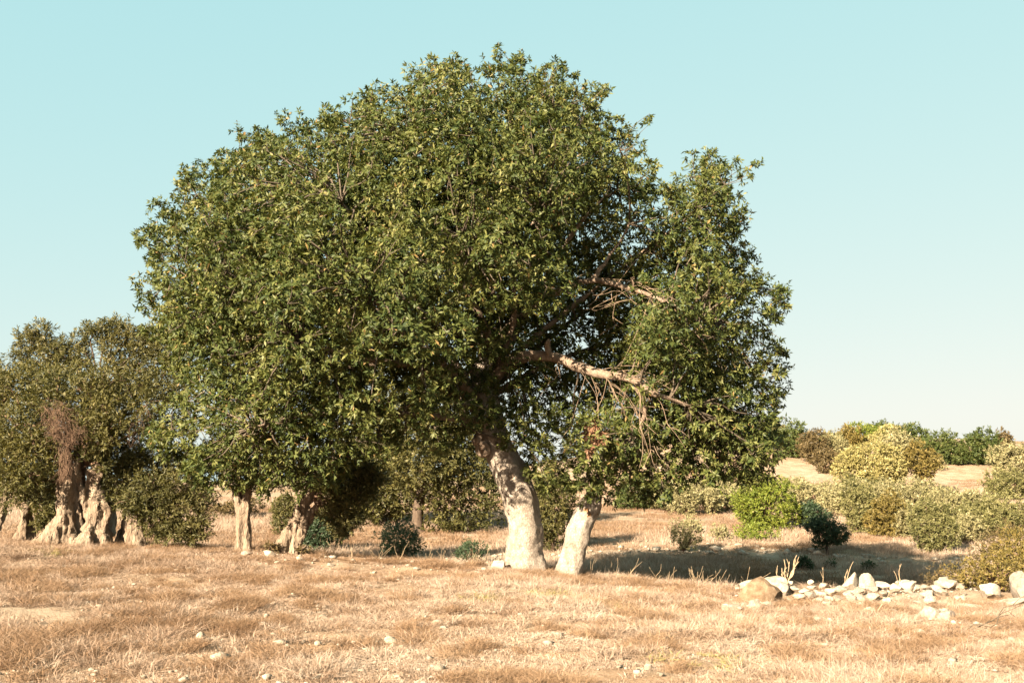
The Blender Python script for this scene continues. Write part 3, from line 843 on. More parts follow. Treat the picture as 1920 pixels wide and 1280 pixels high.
def build_old_olive():
    rng = np.random.default_rng(21)
    Y = 20.0
    o0 = at(140, 1022, Y); o0[2] = gz(o0[0], o0[1])
    root = empty('olive_tree', o0)
    tag(root, 'ancient olive tree with wide fluted gnarled trunk and hanging dead brown twigs', 'tree')
    st = [PX([(122, 1040, 42), (120, 1012, 33), (122, 985, 21), (122, 950, 15), (124, 915, 14), (122, 870, 12), (115, 820, 9)], Y),
          PX([(52, 1030, 9), (75, 1016, 13), (98, 998, 15), (114, 972, 13)], Y),
          PX([(82, 1045, 14, -.25), (98, 1015, 17, -.2), (116, 985, 14, -.1), (122, 950, 10)], Y),
          PX([(150, 1040, 14, .15), (152, 1000, 8, .15), (146, 960, 6, .1), (143, 915, 7, .1), (146, 860, 6)], Y),
          PX([(160, 995, 7, -.05), (164, 975, 5, -.05), (158, 950, 4), (153, 920, 4), (150, 885, 4)], Y),
          PX([(150, 1040, 20, -.35), (160, 1012, 14, -.3), (171, 985, 7, -.1), (171, 955, 6), (167, 920, 6, .1), (168, 880, 6)], Y),
          PX([(196, 1045, 17, -.1), (192, 1015, 14, -.1), (184, 985, 11), (181, 955, 12), (178, 920, 10, .1), (180, 870, 9, .1)], Y),
          PX([(206, 1030, 8, .1), (200, 1000, 8, .1), (195, 985, 6), (201, 965, 6), (196, 945, 6), (190, 920, 6, .1)], Y),
          PX([(165, 1045, 12, .45), (160, 980, 8, .5), (157, 920, 8, .5), (150, 850, 8, .5)], Y)]
    strands_trunk('trunk', st, M['bark_olive'], root, o0, .026, .05, 2.0, 4.2)
    rows = [(-120, 760, 60, .2), (-60, 830, 60, -.2), (-40, 730, 55, .3), (20, 730, 45, .0), (25, 800, 48, -.5), (60, 840, 42, -.6), (15, 870, 45, -.5), (80, 760, 42, -.3), (55, 890, 30, -.6), (95, 870, 26, -.4), (110, 720, 40, .1),
            (160, 730, 38, -.1), (150, 700, 30, .4), (200, 720, 42, .0), (190, 770, 32, -.3), (240, 730, 40, .2), (275, 760, 36, .0), (300, 720, 36, .5), (255, 790, 28, -.1), (180, 850, 18, -.1), (195, 875, 16, -.2),
            (70, 710, 40, .6), (210, 780, 50, 1.2), (150, 800, 45, 1.3), (260, 820, 45, 1.2), (60, 820, 60, 1.4), (320, 790, 40, .8), (110, 800, 40, .9), (165, 830, 36, .5), (215, 850, 34, .7), (140, 770, 34, .0), (230, 870, 30, .6), (120, 830, 40, 1.0), (152, 862, 40, 1.2), (92, 850, 40, .9), (180, 815, 40, 1.1), (70, 925, 28, .3), (20, 930, 30, .4), (98, 905, 18, .2), (40, 900, 34, .2), (172, 800, 30, -.35), (192, 832, 24, -.35), (216, 800, 30, -.25), (160, 845, 16, -.45)]
    lob = px_lobes(rows, Y)
    foliage('crown', rng, lob, 8200, .085, .021, 9, .20, M['olive_brown'], root, o0, (22, 75), .05, .2, .35, .5, .14)
    limbs_to(rng, at(125, 860, Y), lob[:11], root, o0, .045, .015)
    limbs_to(rng, at(165, 870, Y + .3), lob[11:], root, o0, .045, .015)
    dead_twigs(rng, [(105, 770, 26, -.8), (120, 790, 30, -.85), (130, 820, 26, -.8), (110, 800, 24, -.8), (145, 810, 18, -.7)], Y, 620, .24, 'dead_twigs', root, o0, .35)
    dead_twigs(rng, [(120, 850, 16, -.75), (122, 880, 13, -.65), (128, 865, 14, -.65)], Y, 240, .30, 'dead_twigs', root, o0, 1.6)
    dead_twigs(rng, [(265, 790, 22, -.2), (250, 820, 16, -.1), (275, 770, 20, -.3), (180, 880, 10, -.1)], Y, 70, .3, 'dead_twigs', root, o0, .7)
build_old_olive()

def simple_olive(name, label, px, py, Y, strands, rows, n, mat_key, seed, Lf=.085, Wf=.021, per=9, cat='tree', fork=None, voxel=.028, group=None, droop=.05, br=.05, amp=.05, bmat=None):
    rng = np.random.default_rng(seed)
    o0 = at(px, py, Y); o0[2] = gz(o0[0], o0[1])
    root = empty(name, o0)
    tag(root, label, cat, group)
    if strands:
        strands_trunk('trunk', [PX(s, Y) for s in strands], M['bark_olive'], root, o0, voxel, amp, seed * 1.3, 4.2)
    lob = px_lobes(rows, Y)
    foliage('crown', rng, lob, n, Lf, Wf, per, .2, M[mat_key], root, o0, (22, 75), droop, .2, .35, .5, .14)
    if fork is not None:
        limbs_to(rng, at(fork[0], fork[1], Y), lob, root, o0, br, .015, bmat)
    return root

simple_olive('olive_tree', 'tall loose grey green olive tree rising behind the ancient gnarled one', 190, 1000, 25.5,
             [[(190, 1010, 16), (190, 900, 14), (186, 800, 12), (180, 740, 10)], [(205, 1005, 12), (200, 900, 10), (196, 820, 9), (210, 740, 7)]],
             [(55, 640, 26), (75, 625, 24), (90, 660, 24), (40, 665, 20), (60, 690, 20), (115, 650, 22), (130, 670, 24), (150, 640, 20), (150, 670, 22), (175, 625, 24), (200, 620, 24), (220, 615, 24), (215, 645, 26),
              (240, 630, 24), (265, 640, 26), (290, 630, 24), (310, 650, 30), (255, 665, 22), (215, 680, 22), (235, 690, 20), (295, 680, 30), (330, 670, 30), (110, 690, 24), (345, 620, 26), (330, 730, 30), (260, 720, 34), (190, 750, 40), (90, 740, 40)],
             4600, 'olive', 31, .10, .024, 9, fork=(185, 745), br=.03, bmat=M['bark_dark'])
simple_olive('olive_tree', 'dark olive at the left edge of the picture with a forked reddish trunk', -5, 1000, 23.0,
             [[(-14, 1010, 11), (-9, 960, 8), (-2, 920, 8), (-8, 880, 7)], [(-10, 1000, 8), (6, 950, 5), (16, 915, 6), (20, 880, 5)]],
             [(-60, 700, 60), (-10, 720, 45), (10, 700, 26), (-70, 800, 60), (-20, 800, 55), (-10, 860, 40), (25, 860, 35), (-80, 880, 50), (-150, 780, 70), (-140, 880, 60)],
             2600, 'olive_brown', 33, .10, .025, 9, fork=(0, 880))
simple_olive('olive_tree', 'short stubby olive trunk in shade left of the ancient gnarled trunk', 48, 1000, 22.5,
             [[(40, 1010, 13), (45, 980, 8), (47, 955, 7), (50, 925, 6)], [(58, 1010, 9, .1), (56, 975, 6, .1), (54, 945, 5)]],
             [(60, 920, 26, .2), (85, 935, 26, .1), (40, 900, 26, .3), (75, 905, 30, .4), (88, 965, 20, -.1), (100, 950, 22, .2), (75, 980, 12, -.1)],
             1300, 'olive', 34, .09, .023, 9, fork=(50, 925))
simple_olive('olive_bush', 'bushy olive with leafy suckers hiding a short fluted stump', 245, 1022, 20.3,
             [[(238, 1030, 12), (240, 1000, 9), (240, 975, 8), (242, 950, 6)], [(252, 1030, 12), (251, 1000, 7), (250, 970, 6), (254, 945, 5)], [(266, 1030, 8, .05), (264, 1000, 5, .05), (263, 975, 5), (262, 950, 4)],
              [(215, 1030, 10, .3), (228, 1005, 9, .25), (238, 975, 7, .1)]],
             [(230, 900, 34, .1), (215, 930, 24, -.1), (260, 880, 34, .1), (285, 920, 40, -.1), (245, 940, 28, -.3), (300, 960, 42, .0), (340, 960, 42, .1), (370, 985, 28, .1), (330, 995, 28, .0), (290, 880, 36, .3), (330, 910, 40, .3),
              (370, 930, 34, .3), (265, 860, 24, .2), (235, 865, 16, .0), (345, 870, 40, .5), (360, 1005, 16, .0), (300, 995, 20, .1), (200, 905, 16, .0)],
             4200, 'olive', 35, .075, .020, 10, cat='tree', fork=(250, 955), br=.035, voxel=.024, amp=.04)
simple_olive('olive_tree', 'olive with straight upright fluted trunk between the leafy stump and the leaning trunk', 455, 1034, 20.4,
             [[(448, 1045, 12), (450, 1025, 9), (452, 1000, 8), (453, 970, 8), (448, 945, 8), (440, 910, 7)], [(464, 1045, 11), (463, 1020, 8), (463, 990, 8), (461, 965, 8), (462, 940, 7), (470, 905, 6)], [(458, 1045, 9, .12), (457, 1000, 8, .12), (456, 940, 8, .12), (452, 900, 7)]],
             [(440, 885, 34, .4), (490, 885, 36, .5), (420, 850, 45, .8), (480, 850, 45, .8), (535, 880, 36, .7)],
             1500, 'olive', 36, .085, .021, 9, fork=(456, 915), br=.045, voxel=.024, amp=.035)
simple_olive('olive_tree', 'olive leaning far to the right on a twisted slanting trunk', 535, 1036, 20.5,
             [[(520, 1048, 15), (529, 1025, 14), (543, 1000, 14), (555, 975, 13), (568, 945, 12), (588, 905, 10)], [(546, 1048, 15), (550, 1022, 14), (560, 1000, 13), (570, 980, 12), (583, 962, 9), (608, 940, 7)], [(534, 1050, 14, .15), (544, 1015, 14, .15), (559, 985, 13, .15), (572, 955, 11, .1)]],
             [(612, 900, 30, .2), (640, 900, 34, .1), (635, 935, 30, .0), (650, 945, 32, .0), (622, 962, 22, -.1), (645, 980, 22, -.1), (668, 970, 18, -.1), (680, 920, 30, .2), (640, 995, 16, .0), (570, 890, 24, .2), (660, 870, 36, .3), (700, 890, 26, .3), (590, 870, 30, .4)],
             3300, 'olive', 37, .08, .021, 9, fork=(590, 935), br=.05, voxel=.024, amp=.045)

# ------------------------------------------------------------------ bushes and small trees
def bush(name, label, px, py, w, h, mk, cat='bush', group=None, seed=None, Y=None, k=16, lai=1.9, stems=True, leaf=2.7, asp=.36, up=.5, lob=.40, spread=(20, 85), flat=1.0, trunk=None, base=None, dens=1.0, fn='foliage', depth=.9, core=.62, cap=4200):
    """a rounded shrub or small tree whose foot stands at pixel (px,py), w x h pixels"""
    rng = np.random.default_rng(int(px * 7 + py * 13) if seed is None else seed)
    if Y is None:
        X, Y, Z = ground_hit(px, py)
    else:
        X = at(px, py, Y)[0]; Z = gz(X, Y)
    s = mpp(Y)
    w, h = w * 1.10, h * 1.14
    W, H = w * s * .5, h * s
    o0 = np.array([X, Y, Z])
    root = empty(name, o0)
    tag(root, label, cat, group)
    b0 = 0.0 if trunk is None else trunk * H
    cz = Z + b0 + (H - b0) * (.5 if trunk else .40)
    c = np.array([X, Y, cz]); rad = np.array([W, W * depth, (H - b0) * (.5 if trunk else .60)])
    d = unit(rng.normal(size=(k, 3)))
    d[:, 2] = d[:, 2] * .9 + .05
    f = rng.uniform(.45, .74, k)[:, None]
    lc = c + d * rad * f
    lr = np.outer(rng.uniform(.75, 1.2, k) * lob, rad)
    lr[:, 2] = np.maximum(lr[:, 2], lr[:, 0] * .6)
    L_ = np.concatenate([np.concatenate([lc, lr], 1), [[*c, *(rad * core)]]])
    Lf = max(.06, leaf * Y / 995.7)
    px_area = 3.2 * (w * .533) * ((h * (1 - (trunk or 0))) * .533)
    per = 7
    n = int(px_area * lai * dens / (.5 * (Lf * 995.7 / Y) ** 2 * asp) / per)
    n = max(40, min(n, cap))
    foliage(fn, rng, L_, n, Lf, Lf * asp, per, Lf * 1.3, M[mk], root, o0, spread, .05, .18, up, .5, .10, Z + b0 + .02)
    st = Acc()
    if trunk:
        r0 = max(.05, .035 * H)
        p = branch_path(rng, o0 - np.array([0, 0, .1]), c - np.array([0, 0, rad[2] * .2]), 5, 0, .05)
        V, F = tube(p, np.linspace(r0 * 1.25, r0 * .7, len(p)), 9)
        link('trunk', np_mesh('trunk', rough_up(V, px, .03, 4, .5) - o0, F, None, True), M['bark_dark'], root)
    for q in L_[:-1][: (k if stems else 0)]:
        a_ = o0 if not trunk else c - np.array([0, 0, rad[2] * .3])
        st.add(*tube(branch_path(rng, a_ + rng.normal(0, .05, 3) * np.array([1, 1, 0]), q[:3], 4, .03, .07), np.linspace(.03, .010, 8), 4))
    if st.n:
        o = link('stems', st.mesh('stems', True, o0), M['deadtwig'], root); o['kind'] = 'stuff'
    return root

SH = 'shrubs and small trees on the far side of the hollow'
B = bush
# behind the big tree, left of its trunk
B('holm_oak', 'small brownish green tree on a thin dark trunk behind the big trunk', 788, 998, 235, 235, 'olive_brown', 'tree', k=26, trunk=.12, lai=3.2, leaf=3.7, cap=5600, stems=False, core=.72)
B('holm_oak', 'small sunlit tree half hidden behind the leaning olive, left of the thin trunked one', 705, 985, 165, 200, 'olive_brown', 'tree', k=22, lai=3.2, leaf=3.7, cap=5600, stems=False, core=.72)
B('holm_oak', 'dark leafy tree standing directly behind the thick leaning trunk', 872, 998, 180, 250, 'olive_brown', 'tree', k=26, lai=3.2, leaf=3.7, cap=5600, stems=False, core=.72)
B('bush', 'dense dark bush between the thick trunk and the broken trunk', 1032, 1030, 95, 150, 'olive_brown', k=16, lai=3.0, leaf=2.6, lob=.45)
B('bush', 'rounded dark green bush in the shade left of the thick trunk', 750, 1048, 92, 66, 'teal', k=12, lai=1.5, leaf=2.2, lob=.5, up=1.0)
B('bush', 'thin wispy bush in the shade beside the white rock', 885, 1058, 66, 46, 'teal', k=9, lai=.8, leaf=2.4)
B('bush', 'low rusty brown bush beyond the upright fluted trunk', 435, 968, 110, 30, 'brownleaf', k=10, lai=2.0)
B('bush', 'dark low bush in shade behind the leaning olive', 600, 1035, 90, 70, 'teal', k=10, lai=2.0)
B('bush', 'yellow green bush just left of the leaning olive trunk', 532, 1005, 56, 70, 'olive', k=9, lai=2.0)
B('bush', 'brown dry weed clump at the foot of the leaning olive', 508, 1034, 30, 20, 'brownleaf', Y=20.2, k=6, lai=1.3)
B('bush', 'dry weed clump on the right foot of the leaning olive', 572, 1040, 30, 18, 'brownleaf', Y=20.5, k=6, lai=1.2)
# right of the trunk
B('bush', 'bright green bush under the right hand foliage of the big tree', 1200, 955, 130, 62, 'green', k=14, lai=2.2)
B('bush', 'small round silvery bush nearest the right of the big tree', 1282, 966, 60, 62, 'olive_grey', k=12)
B('bush', 'second small round silvery bush, left of the bright green one', 1334, 966, 48, 54, 'olive_grey', k=11)
B('bush', 'silvery bush behind the two small round ones', 1312, 945, 90, 48, 'olive_grey', k=12)
B('bush', 'silvery bush partly behind the left side of the bright green bush', 1372, 962, 66, 66, 'olive_grey', k=12)
B('bush', 'large round bright green bush in the middle of the right hand slope', 1440, 994, 140, 100, 'bright', k=44, lai=2.6, lob=.22, up=.9, core=.82)
B('bush', 'low flat green shrub in front of the bright green bush', 1420, 1012, 90, 24, 'bright', k=10, lai=1.7)
B('bush', 'sparse pale green bush standing alone in the meadow', 1283, 1033, 72, 64, 'olive_grey', k=10, lai=1.0, up=1.2)
B('bush', 'faint low dry shrub right of the lone sparse bush', 1350, 1014, 48, 30, 'olive_grey', k=8, lai=1.0)
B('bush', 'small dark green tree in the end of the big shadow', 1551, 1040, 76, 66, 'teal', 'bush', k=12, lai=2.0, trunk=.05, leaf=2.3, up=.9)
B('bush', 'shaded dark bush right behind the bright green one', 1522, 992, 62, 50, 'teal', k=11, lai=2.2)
for px, py, w, h, lb in [(1250, 958, 70, 44, 'silvery bush at the left end of the band, beside the hanging foliage'), (1400, 946, 80, 46, 'silvery bush peeping over the left of the bright green bush'), (1486, 948, 80, 48, 'silvery bush filling the gap right of the bright green bush')]:
    B('bush', lb, px, py, w, h, 'olive_grey', k=13, lai=2.1)
row = [(1535, 955, 96, 52, 'olive_grey', 'leftmost bush of the pale silvery thicket'), (1590, 968, 90, 62, 'olive_grey', 'pale silvery bush behind the small dark tree'), (1612, 1000, 70, 90, 'sage', 'olive green narrow bush standing in the silvery thicket'),
       (1655, 980, 90, 76, 'olive_grey', 'pale silvery bush below the yellow tree'), (1668, 1006, 84, 80, 'ochre', 'ochre bush at the front of the silvery thicket'), (1720, 968, 100, 60, 'olive_grey', 'broad pale bush below the ochre tree'),
       (1700, 1008, 60, 62, 'olive_grey', 'low silvery bush in the front middle of the thicket'), (1775, 985, 100, 72, 'olive_grey', 'pale bush in the right half of the silvery thicket'), (1750, 1036, 86, 94, 'sage', 'drooping olive green bush at the front right of the thicket'),
       (1828, 985, 90, 66, 'olive_grey', 'rightmost pale bush of the silvery thicket'), (1815, 1020, 60, 56, 'olive_grey', 'small silvery bush beside the drooping olive one'), (1622, 945, 110, 40, 'olive_grey', 'low pale bush at the back of the silvery thicket')]
for px, py, w, h, mk, lb in row:
    B('bush', lb, px, py, w, h, mk, k=14, lai=2.1, group='silvery thicket on the right slope')
B('tree', 'pale yellow rounded tree on the slope, the largest there', 1634, 932, 134, 104, 'yellow', 'tree', k=40, lai=2.5, lob=.22, up=.6, leaf=2.8, core=.78)
B('tree', 'ochre small tree with bare stems right of the yellow tree', 1725, 930, 76, 92, 'ochre', 'tree', k=14, lai=1.7, trunk=.2)
B('bush', 'green bush at the foot of the yellow tree', 1610, 940, 80, 50, 'olive', k=10)
hill = [(1492, 856, 86, 60, 'green', 'rounded green bush at the left end of the hilltop'), (1452, 835, 50, 42, 'sage', 'small bush on the skyline beside the crown of the big tree'), (1438, 842, 34, 30, 'teal', 'dark small bush just right of the big crown on the hill'),
        (1522, 868, 64, 56, 'brownleaf', 'brownish dark bush below the round hilltop bush'), (1548, 886, 50, 40, 'brownleaf', 'lower brown bush at the edge of the bare slope'), (1556, 838, 46, 30, 'sage', 'small olive bush behind the brown one on the hill'),
        (1570, 862, 60, 50, 'olive_grey', 'pale grey bush behind the left of the yellow tree'), (1590, 836, 50, 36, 'ochre', 'rusty bush on the skyline left of the yellow tree'), (1622, 832, 76, 34, 'bright', 'light green bush on the skyline above the yellow tree'),
        (1660, 826, 74, 32, 'green', 'dark bush at the highest skyline point'), (1672, 844, 90, 40, 'yellow', 'yellowish bush right behind the yellow tree'), (1682, 856, 80, 44, 'olive_grey', 'pale grey bush over the right shoulder of the yellow tree'),
        (1702, 844, 74, 46, 'green', 'domed dark green bush right of the skyline'), (1768, 868, 80, 54, 'green', 'left green dome of the pair on the right skyline'), (1842, 868, 96, 64, 'green', 'right, larger green dome of the pair on the skyline'),
        (1882, 848, 34, 40, 'brownleaf', 'small rusty bush at the right of the larger green dome'), (1900, 905, 86, 76, 'olive_grey', 'pale bush at the right edge of the slope'), (1895, 940, 84, 60, 'sage', 'olive bush at the right edge below the pale one'),
        (1735, 880, 60, 30, 'olive_grey', 'low pale bush left of the pair of green domes'), (1800, 870, 40, 30, 'green', 'small green filler bush between the two domes')]
for px, py, w, h, mk, lb in hill:
    B('bush', lb, px, py, w, h, mk, k=13, lai=2.1, group='bushes on the hill')
# right edge, near
B('bush', 'green bush behind the brown scrub at the right edge', 1865, 1010, 130, 76, 'sage', k=16, lai=2.2)
B('scrub', 'brown twiggy scrub at the right edge above the rocks', 1880, 1060, 150, 110, 'brownleaf', 'bush', k=16, lai=1.0, leaf=2.2, up=1.1, Y=26, lob=.5)
B('scrub', 'thorny brown green scrub at the right end of the rock heap', 1868, 1118, 140, 72, 'ochre', 'bush', Y=18.6, k=22, lai=1.1, leaf=2.1, up=1.0, lob=.5, core=.45)
B('scrub', 'low spreading scrub with bare twigs behind the rock heap', 1795, 1096, 120, 46, 'brownleaf', 'bush', Y=19.4, k=12, lai=1.0, leaf=2.2, up=.7)
B('scrub', 'large mixed scrub leaving the picture at the right edge', 1930, 1085, 130, 110, 'ochre', 'bush', Y=19.5, k=22, lai=1.2, leaf=2.1, up=1.0, lob=.5, core=.45)
for px, py, w, h, lb in [(1512, 1068, 26, 22, 'left small dark tussock in the shaded hollow'), (1558, 1064, 24, 12, 'middle small dark tussock in the shaded hollow'), (1628, 1072, 24, 18, 'right small dark tussock in the shaded hollow')]:
    B('bush', lb, px, py, w, h, 'teal', k=7, lai=1.8, stems=False)

# ------------------------------------------------------------------ rocks
def rock_mesh(seed, sub=3, flat=.75, cuts=7, wedge=False):
    rng = np.random.default_rng(seed)
    bm = bmesh.new()
    bmesh.ops.create_icosphere(bm, subdivisions=sub, radius=1)
    planes = [(unit(rng.normal(size=3)), rng.uniform(.50, .84)) for _ in range(cuts + 4)]
    for v in bm.verts:
        p = np.array(v.co)
        for n_, d_ in planes:
            e = p @ n_ - d_
            if e > 0: p = p - n_ * e * .97
        q = Vector(p)
        p = p * (1 + .10 * mnoise.fractal(q * 1.6 + Vector((seed * 3.1, 0, 0)), .9, 2, 3) + .06 * mnoise.noise(q * 6 + Vector((seed, 4, 0))))
        if wedge:
            z1 = max(p[2] + .3, 0)
            p = np.array((p[0] * (1 - .36 * z1) + .30 * z1, p[1] * (1 - .40 * z1), p[2] * 1.3))
        v.co = (p[0], p[1], p[2] * flat)
    me = bpy.data.meshes.new('rock')
    bm.to_mesh(me); bm.free()
    me.polygons.foreach_set('use_smooth', np.ones(len(me.polygons), bool))
    try:
        me.set_sharp_from_angle(angle=R(24))
    except Exception:
        pass
    return me

rock_src = {}
for mk in ('rock', 'rock_brown', 'rock_grey'):
    rock_src[mk] = []
    for s in range(8):
        me = rock_mesh(s + 1, 3, .6 + .07 * (s % 4), 5 + s % 4)
        me.materials.append(M[mk])
        rock_src[mk].append(me)

me = rock_mesh(31, 3, 1.0, 1)
me.materials.append(M['rock_brown'])
rock_src['rock_brown'].append(me)
for s in (21, 22):
    me = rock_mesh(s, 3, .85, 6, True)
    me.materials.append(M['rock'])
    rock_src['rock'].append(me)

def rock(name, label, px, py, w, h, mk='rock', Y=None, group=None, shape=None, rot=None, seed=None, sink=.25, tilt=.25, cat='rock', depth=.8):
    """a stone w x h pixels whose lower edge shows at (px,py)"""
    rr = random.Random(int(px * 31 + py * 17) if seed is None else seed)
    if Y is None:
        X, Y, Z = ground_hit(px, py, 6.5, 40)
        if Y > float(crest(X)) + .6:
            Y = float(crest(X)) - .1
            X = at(px, py, Y)[0]; Z = gz(X, Y)
    else:
        X = at(px, py, Y)[0]; Z = gz(X, Y)
    s = mpp(Y)
    me = rock_src[mk][rr.randrange(8) if shape is None else shape]
    o = bpy.data.objects.new(name, me)
    C.objects.link(o)
    a_ = w * s * .56; c_ = h * s * .75
    o.scale = (a_, a_ * depth, max(c_, a_ * .35))
    o.rotation_euler = (rr.uniform(-tilt, tilt), rr.uniform(-tilt, tilt), rr.uniform(0, 6.28) if rot is None else rot)
    o.location = (X, Y + a_ * .3, Z + h * s * (.5 - sink))
    tag(o, label, cat, group)
    return o

rock('boulder', 'big brown boulder at the left end of the rock heap', 1426, 1132, 84, 56, 'rock_brown', sink=.30, rot=.3, tilt=.1, shape=8)
rock('rock', 'rounded pale rock behind the right shoulder of the big brown boulder', 1455, 1108, 44, 30, 'rock', sink=.0)
rock('rock', 'grey brown stone leaning on the right of the big brown boulder', 1472, 1116, 30, 32, 'rock_grey', sink=.1)
rock('rock', 'left one of the two pointed white rocks on top of the heap', 1595, 1106, 32, 26, 'rock', sink=.05, shape=8, tilt=.2, rot=.4)
rock('rock', 'right, more slanting one of the two pointed white rocks on the heap', 1622, 1106, 40, 25, 'rock', sink=.05, shape=9, tilt=.25, rot=.0)
rock('rock', 'broad white rock lying alone left of the big brown boulder', 1371, 1149, 52, 24, 'rock')
rock('rock', 'upright white stone just below the big brown boulder', 1414, 1146, 24, 28, 'rock', sink=.1)
rock('rock', 'white block beside the foot of the big brown boulder', 1449, 1128, 24, 24, 'rock')
rock('rock', 'pale block at the right foot of the thicket scrub, standing alone', 1859, 1124, 44, 34, 'rock', sink=.1)
rock('boulder', 'large tan boulder cut by the right edge of the picture', 1922, 1128, 50, 62, 'rock_grey', sink=.1)
rock('rock', 'long flat white slab at the right below the scrub', 1826, 1143, 62, 16, 'rock', depth=.5, rot=.1)
rock('rock', 'second long flat slab, nearest the right edge', 1886, 1141, 80, 20, 'rock', depth=.5, rot=-.05)
rock('rock', 'small white stone lying up in the thorny scrub', 1824, 1080, 20, 12, 'rock', sink=-.9)
rock('rock', 'square white rock on the left of the thick trunk', 936, 1074, 34, 26, 'rock', 18.6, shape=1, sink=.05, tilt=.1)
rock('rock', 'white stone at the foot of the leaning olive', 503, 1048, 26, 16, 'rock', 19.6)
rock('rock', 'bluish grey stone at the foot of the upright fluted trunk', 462, 1044, 22, 10, 'rock_grey', 19.6)
rock('rock', 'square pale stone on the crest below the leafy stump bush', 310, 1025, 14, 10, 'rock', 20.2, shape=1)
rock('rock', 'white rock with grey brown neighbour low at the right', 1752, 1182, 44, 38, 'rock', 14.6)
rock('rock', 'grey brown rock against the low white rock on the right', 1778, 1184, 44, 26, 'rock_grey', 14.5)
rock('rock', 'pointed white stone standing alone in the right foreground grass', 1153, 1222, 16, 14, 'rock')
rock('rock', 'pale wedge shaped stone near the bottom left corner', 246, 1252, 16, 16, 'rock')
HG = 'loose limestone heap at the right'
rng = np.random.default_rng(77)
spots = [(1404, 1108, 34, 'rock'), (1420, 1118, 24, 'rock'), (1490, 1112, 26, 'rock'), (1508, 1116, 24, 'rock'), (1524, 1106, 20, 'rock'), (1546, 1108, 28, 'rock'), (1520, 1126, 26, 'rock_grey'), (1540, 1120, 24, 'rock_grey'), (1500, 1128, 30, 'rock'),
         (1560, 1118, 26, 'rock'), (1535, 1132, 26, 'rock'), (1556, 1132, 24, 'rock'), (1578, 1112, 28, 'rock'), (1575, 1130, 28, 'rock'), (1590, 1124, 24, 'rock_grey'), (1598, 1136, 30, 'rock_grey'), (1612, 1116, 28, 'rock'), (1618, 1132, 30, 'rock'),
         (1636, 1112, 24, 'rock_grey'), (1640, 1128, 34, 'rock'), (1656, 1104, 30, 'rock'), (1660, 1120, 26, 'rock'), (1676, 1098, 30, 'rock'), (1684, 1114, 28, 'rock'), (1698, 1096, 38, 'rock'), (1706, 1112, 34, 'rock'), (1722, 1096, 30, 'rock'), (1716, 1128, 36, 'rock'),
         (1738, 1110, 28, 'rock'), (1742, 1126, 34, 'rock'), (1752, 1098, 24, 'rock'), (1758, 1114, 26, 'rock_grey'), (1768, 1104, 30, 'rock'), (1784, 1102, 44, 'rock'), (1800, 1104, 28, 'rock'), (1770, 1120, 26, 'rock'), (1690, 1128, 24, 'rock'), (1728, 1140, 30, 'rock'),
         (1748, 1138, 34, 'rock'), (1664, 1134, 24, 'rock'), (1482, 1130, 20, 'rock_brown'), (1756, 1130, 22, 'rock_brown'), (1612, 1144, 18, 'rock'), (1484, 1098, 14, 'rock'), (1580, 1098, 18, 'rock'), (1530, 1116, 16, 'rock_brown')]
for q in range(130):
    px = rng.uniform(1380, 1825)
    spots.append((px, rng.uniform(1094, 1146) - (8 if px > 1650 else 0), rng.uniform(7, 19), 'rock' if rng.uniform() < .8 else 'rock_grey'))
for px, py, w, mk in spots:
    Yr = min(ground_hit(px, py, 15.5, 30)[1], 18.3 + (1125 - py) * .02)
    zone = ('at the left end of the heap, round the brown boulder' if px < 1485 else 'between the brown boulder and the pointed rocks' if px < 1580 else 'round the foot of the two pointed rocks' if px < 1660
            else 'right of the two pointed rocks' if px < 1740 else 'at the right end of the heap, by the scrub')
    big = w >= 19
    nm = {'rock': 'pale limestone block ' if big else 'small pale stone chip ', 'rock_grey': 'grey weathered block ' if big else 'small grey stone chip ', 'rock_brown': 'brown stone '}[mk] + zone
    rock('rock', nm, px, py, w * rng.uniform(.8, 1.15), w * rng.uniform(.38, .66), mk, Yr, nm, sink=-.08)
for px, py, w in [(1390, 1166, 26), (1410, 1160, 16), (1476, 1164, 14), (1490, 1168, 16), (1534, 1168, 22), (1556, 1164, 14), (1560, 1178, 14), (1628, 1150, 24), (1678, 1154, 22), (1720, 1150, 12), (1738, 1152, 20), (1768, 1158, 34), (1692, 1192, 22), (1726, 1192, 28), (1704, 1150, 10),
                  (1780, 1208, 14), (1900, 1204, 18), (1650, 1176, 10)]:
    rock('rock', 'pale stone in the grass in front of the rock heap' + (', left half' if px < 1600 else ', right half'), px, py, w, w * .62, 'rock', None, 'stones in the grass before the rock heap, ' + ('left' if px < 1600 else 'right'), sink=.15)
for px, py, w in [(285, 1075, 10), (330, 1072, 12), (352, 1068, 12), (480, 1078, 12), (430, 1114, 14), (546, 1118, 12), (620, 1062, 14), (560, 1050, 14), (590, 1052, 10), (520, 1056, 12), (700, 1078, 14), (660, 1092, 10), (130, 1190, 18), (202, 1206, 14), (62, 1248, 14), (60, 1265, 16), (318, 1262, 12),
                  (362, 1246, 14), (415, 1240, 22), (440, 1232, 14), (560, 1272, 16), (310, 1158, 12), (250, 1182, 10), (120, 1065, 12), (145, 1070, 12), (70, 1082, 10), (1192, 1166, 10), (1215, 1255, 18), (1240, 1268, 14), (1402, 1232, 12), (1010, 1072, 14), (1020, 1078, 10), (1042, 1080, 12), (850, 1120, 10), (780, 1068, 12),
                  (400, 1268, 12), (20, 1240, 10), (170, 1258, 12), (600, 1150, 9), (900, 1100, 9), (935, 1243, 12), (860, 1150, 10)]:
    nm = 'small pale stone in the grass ' + ('below the olives on the left' if px < 480 else 'between the leaning olive and the thick trunk' if px < 960 else 'of the right foreground')
    rock('stone', nm, px, py, w, w * .6, 'rock', None, nm, sink=.15, cat='stone')

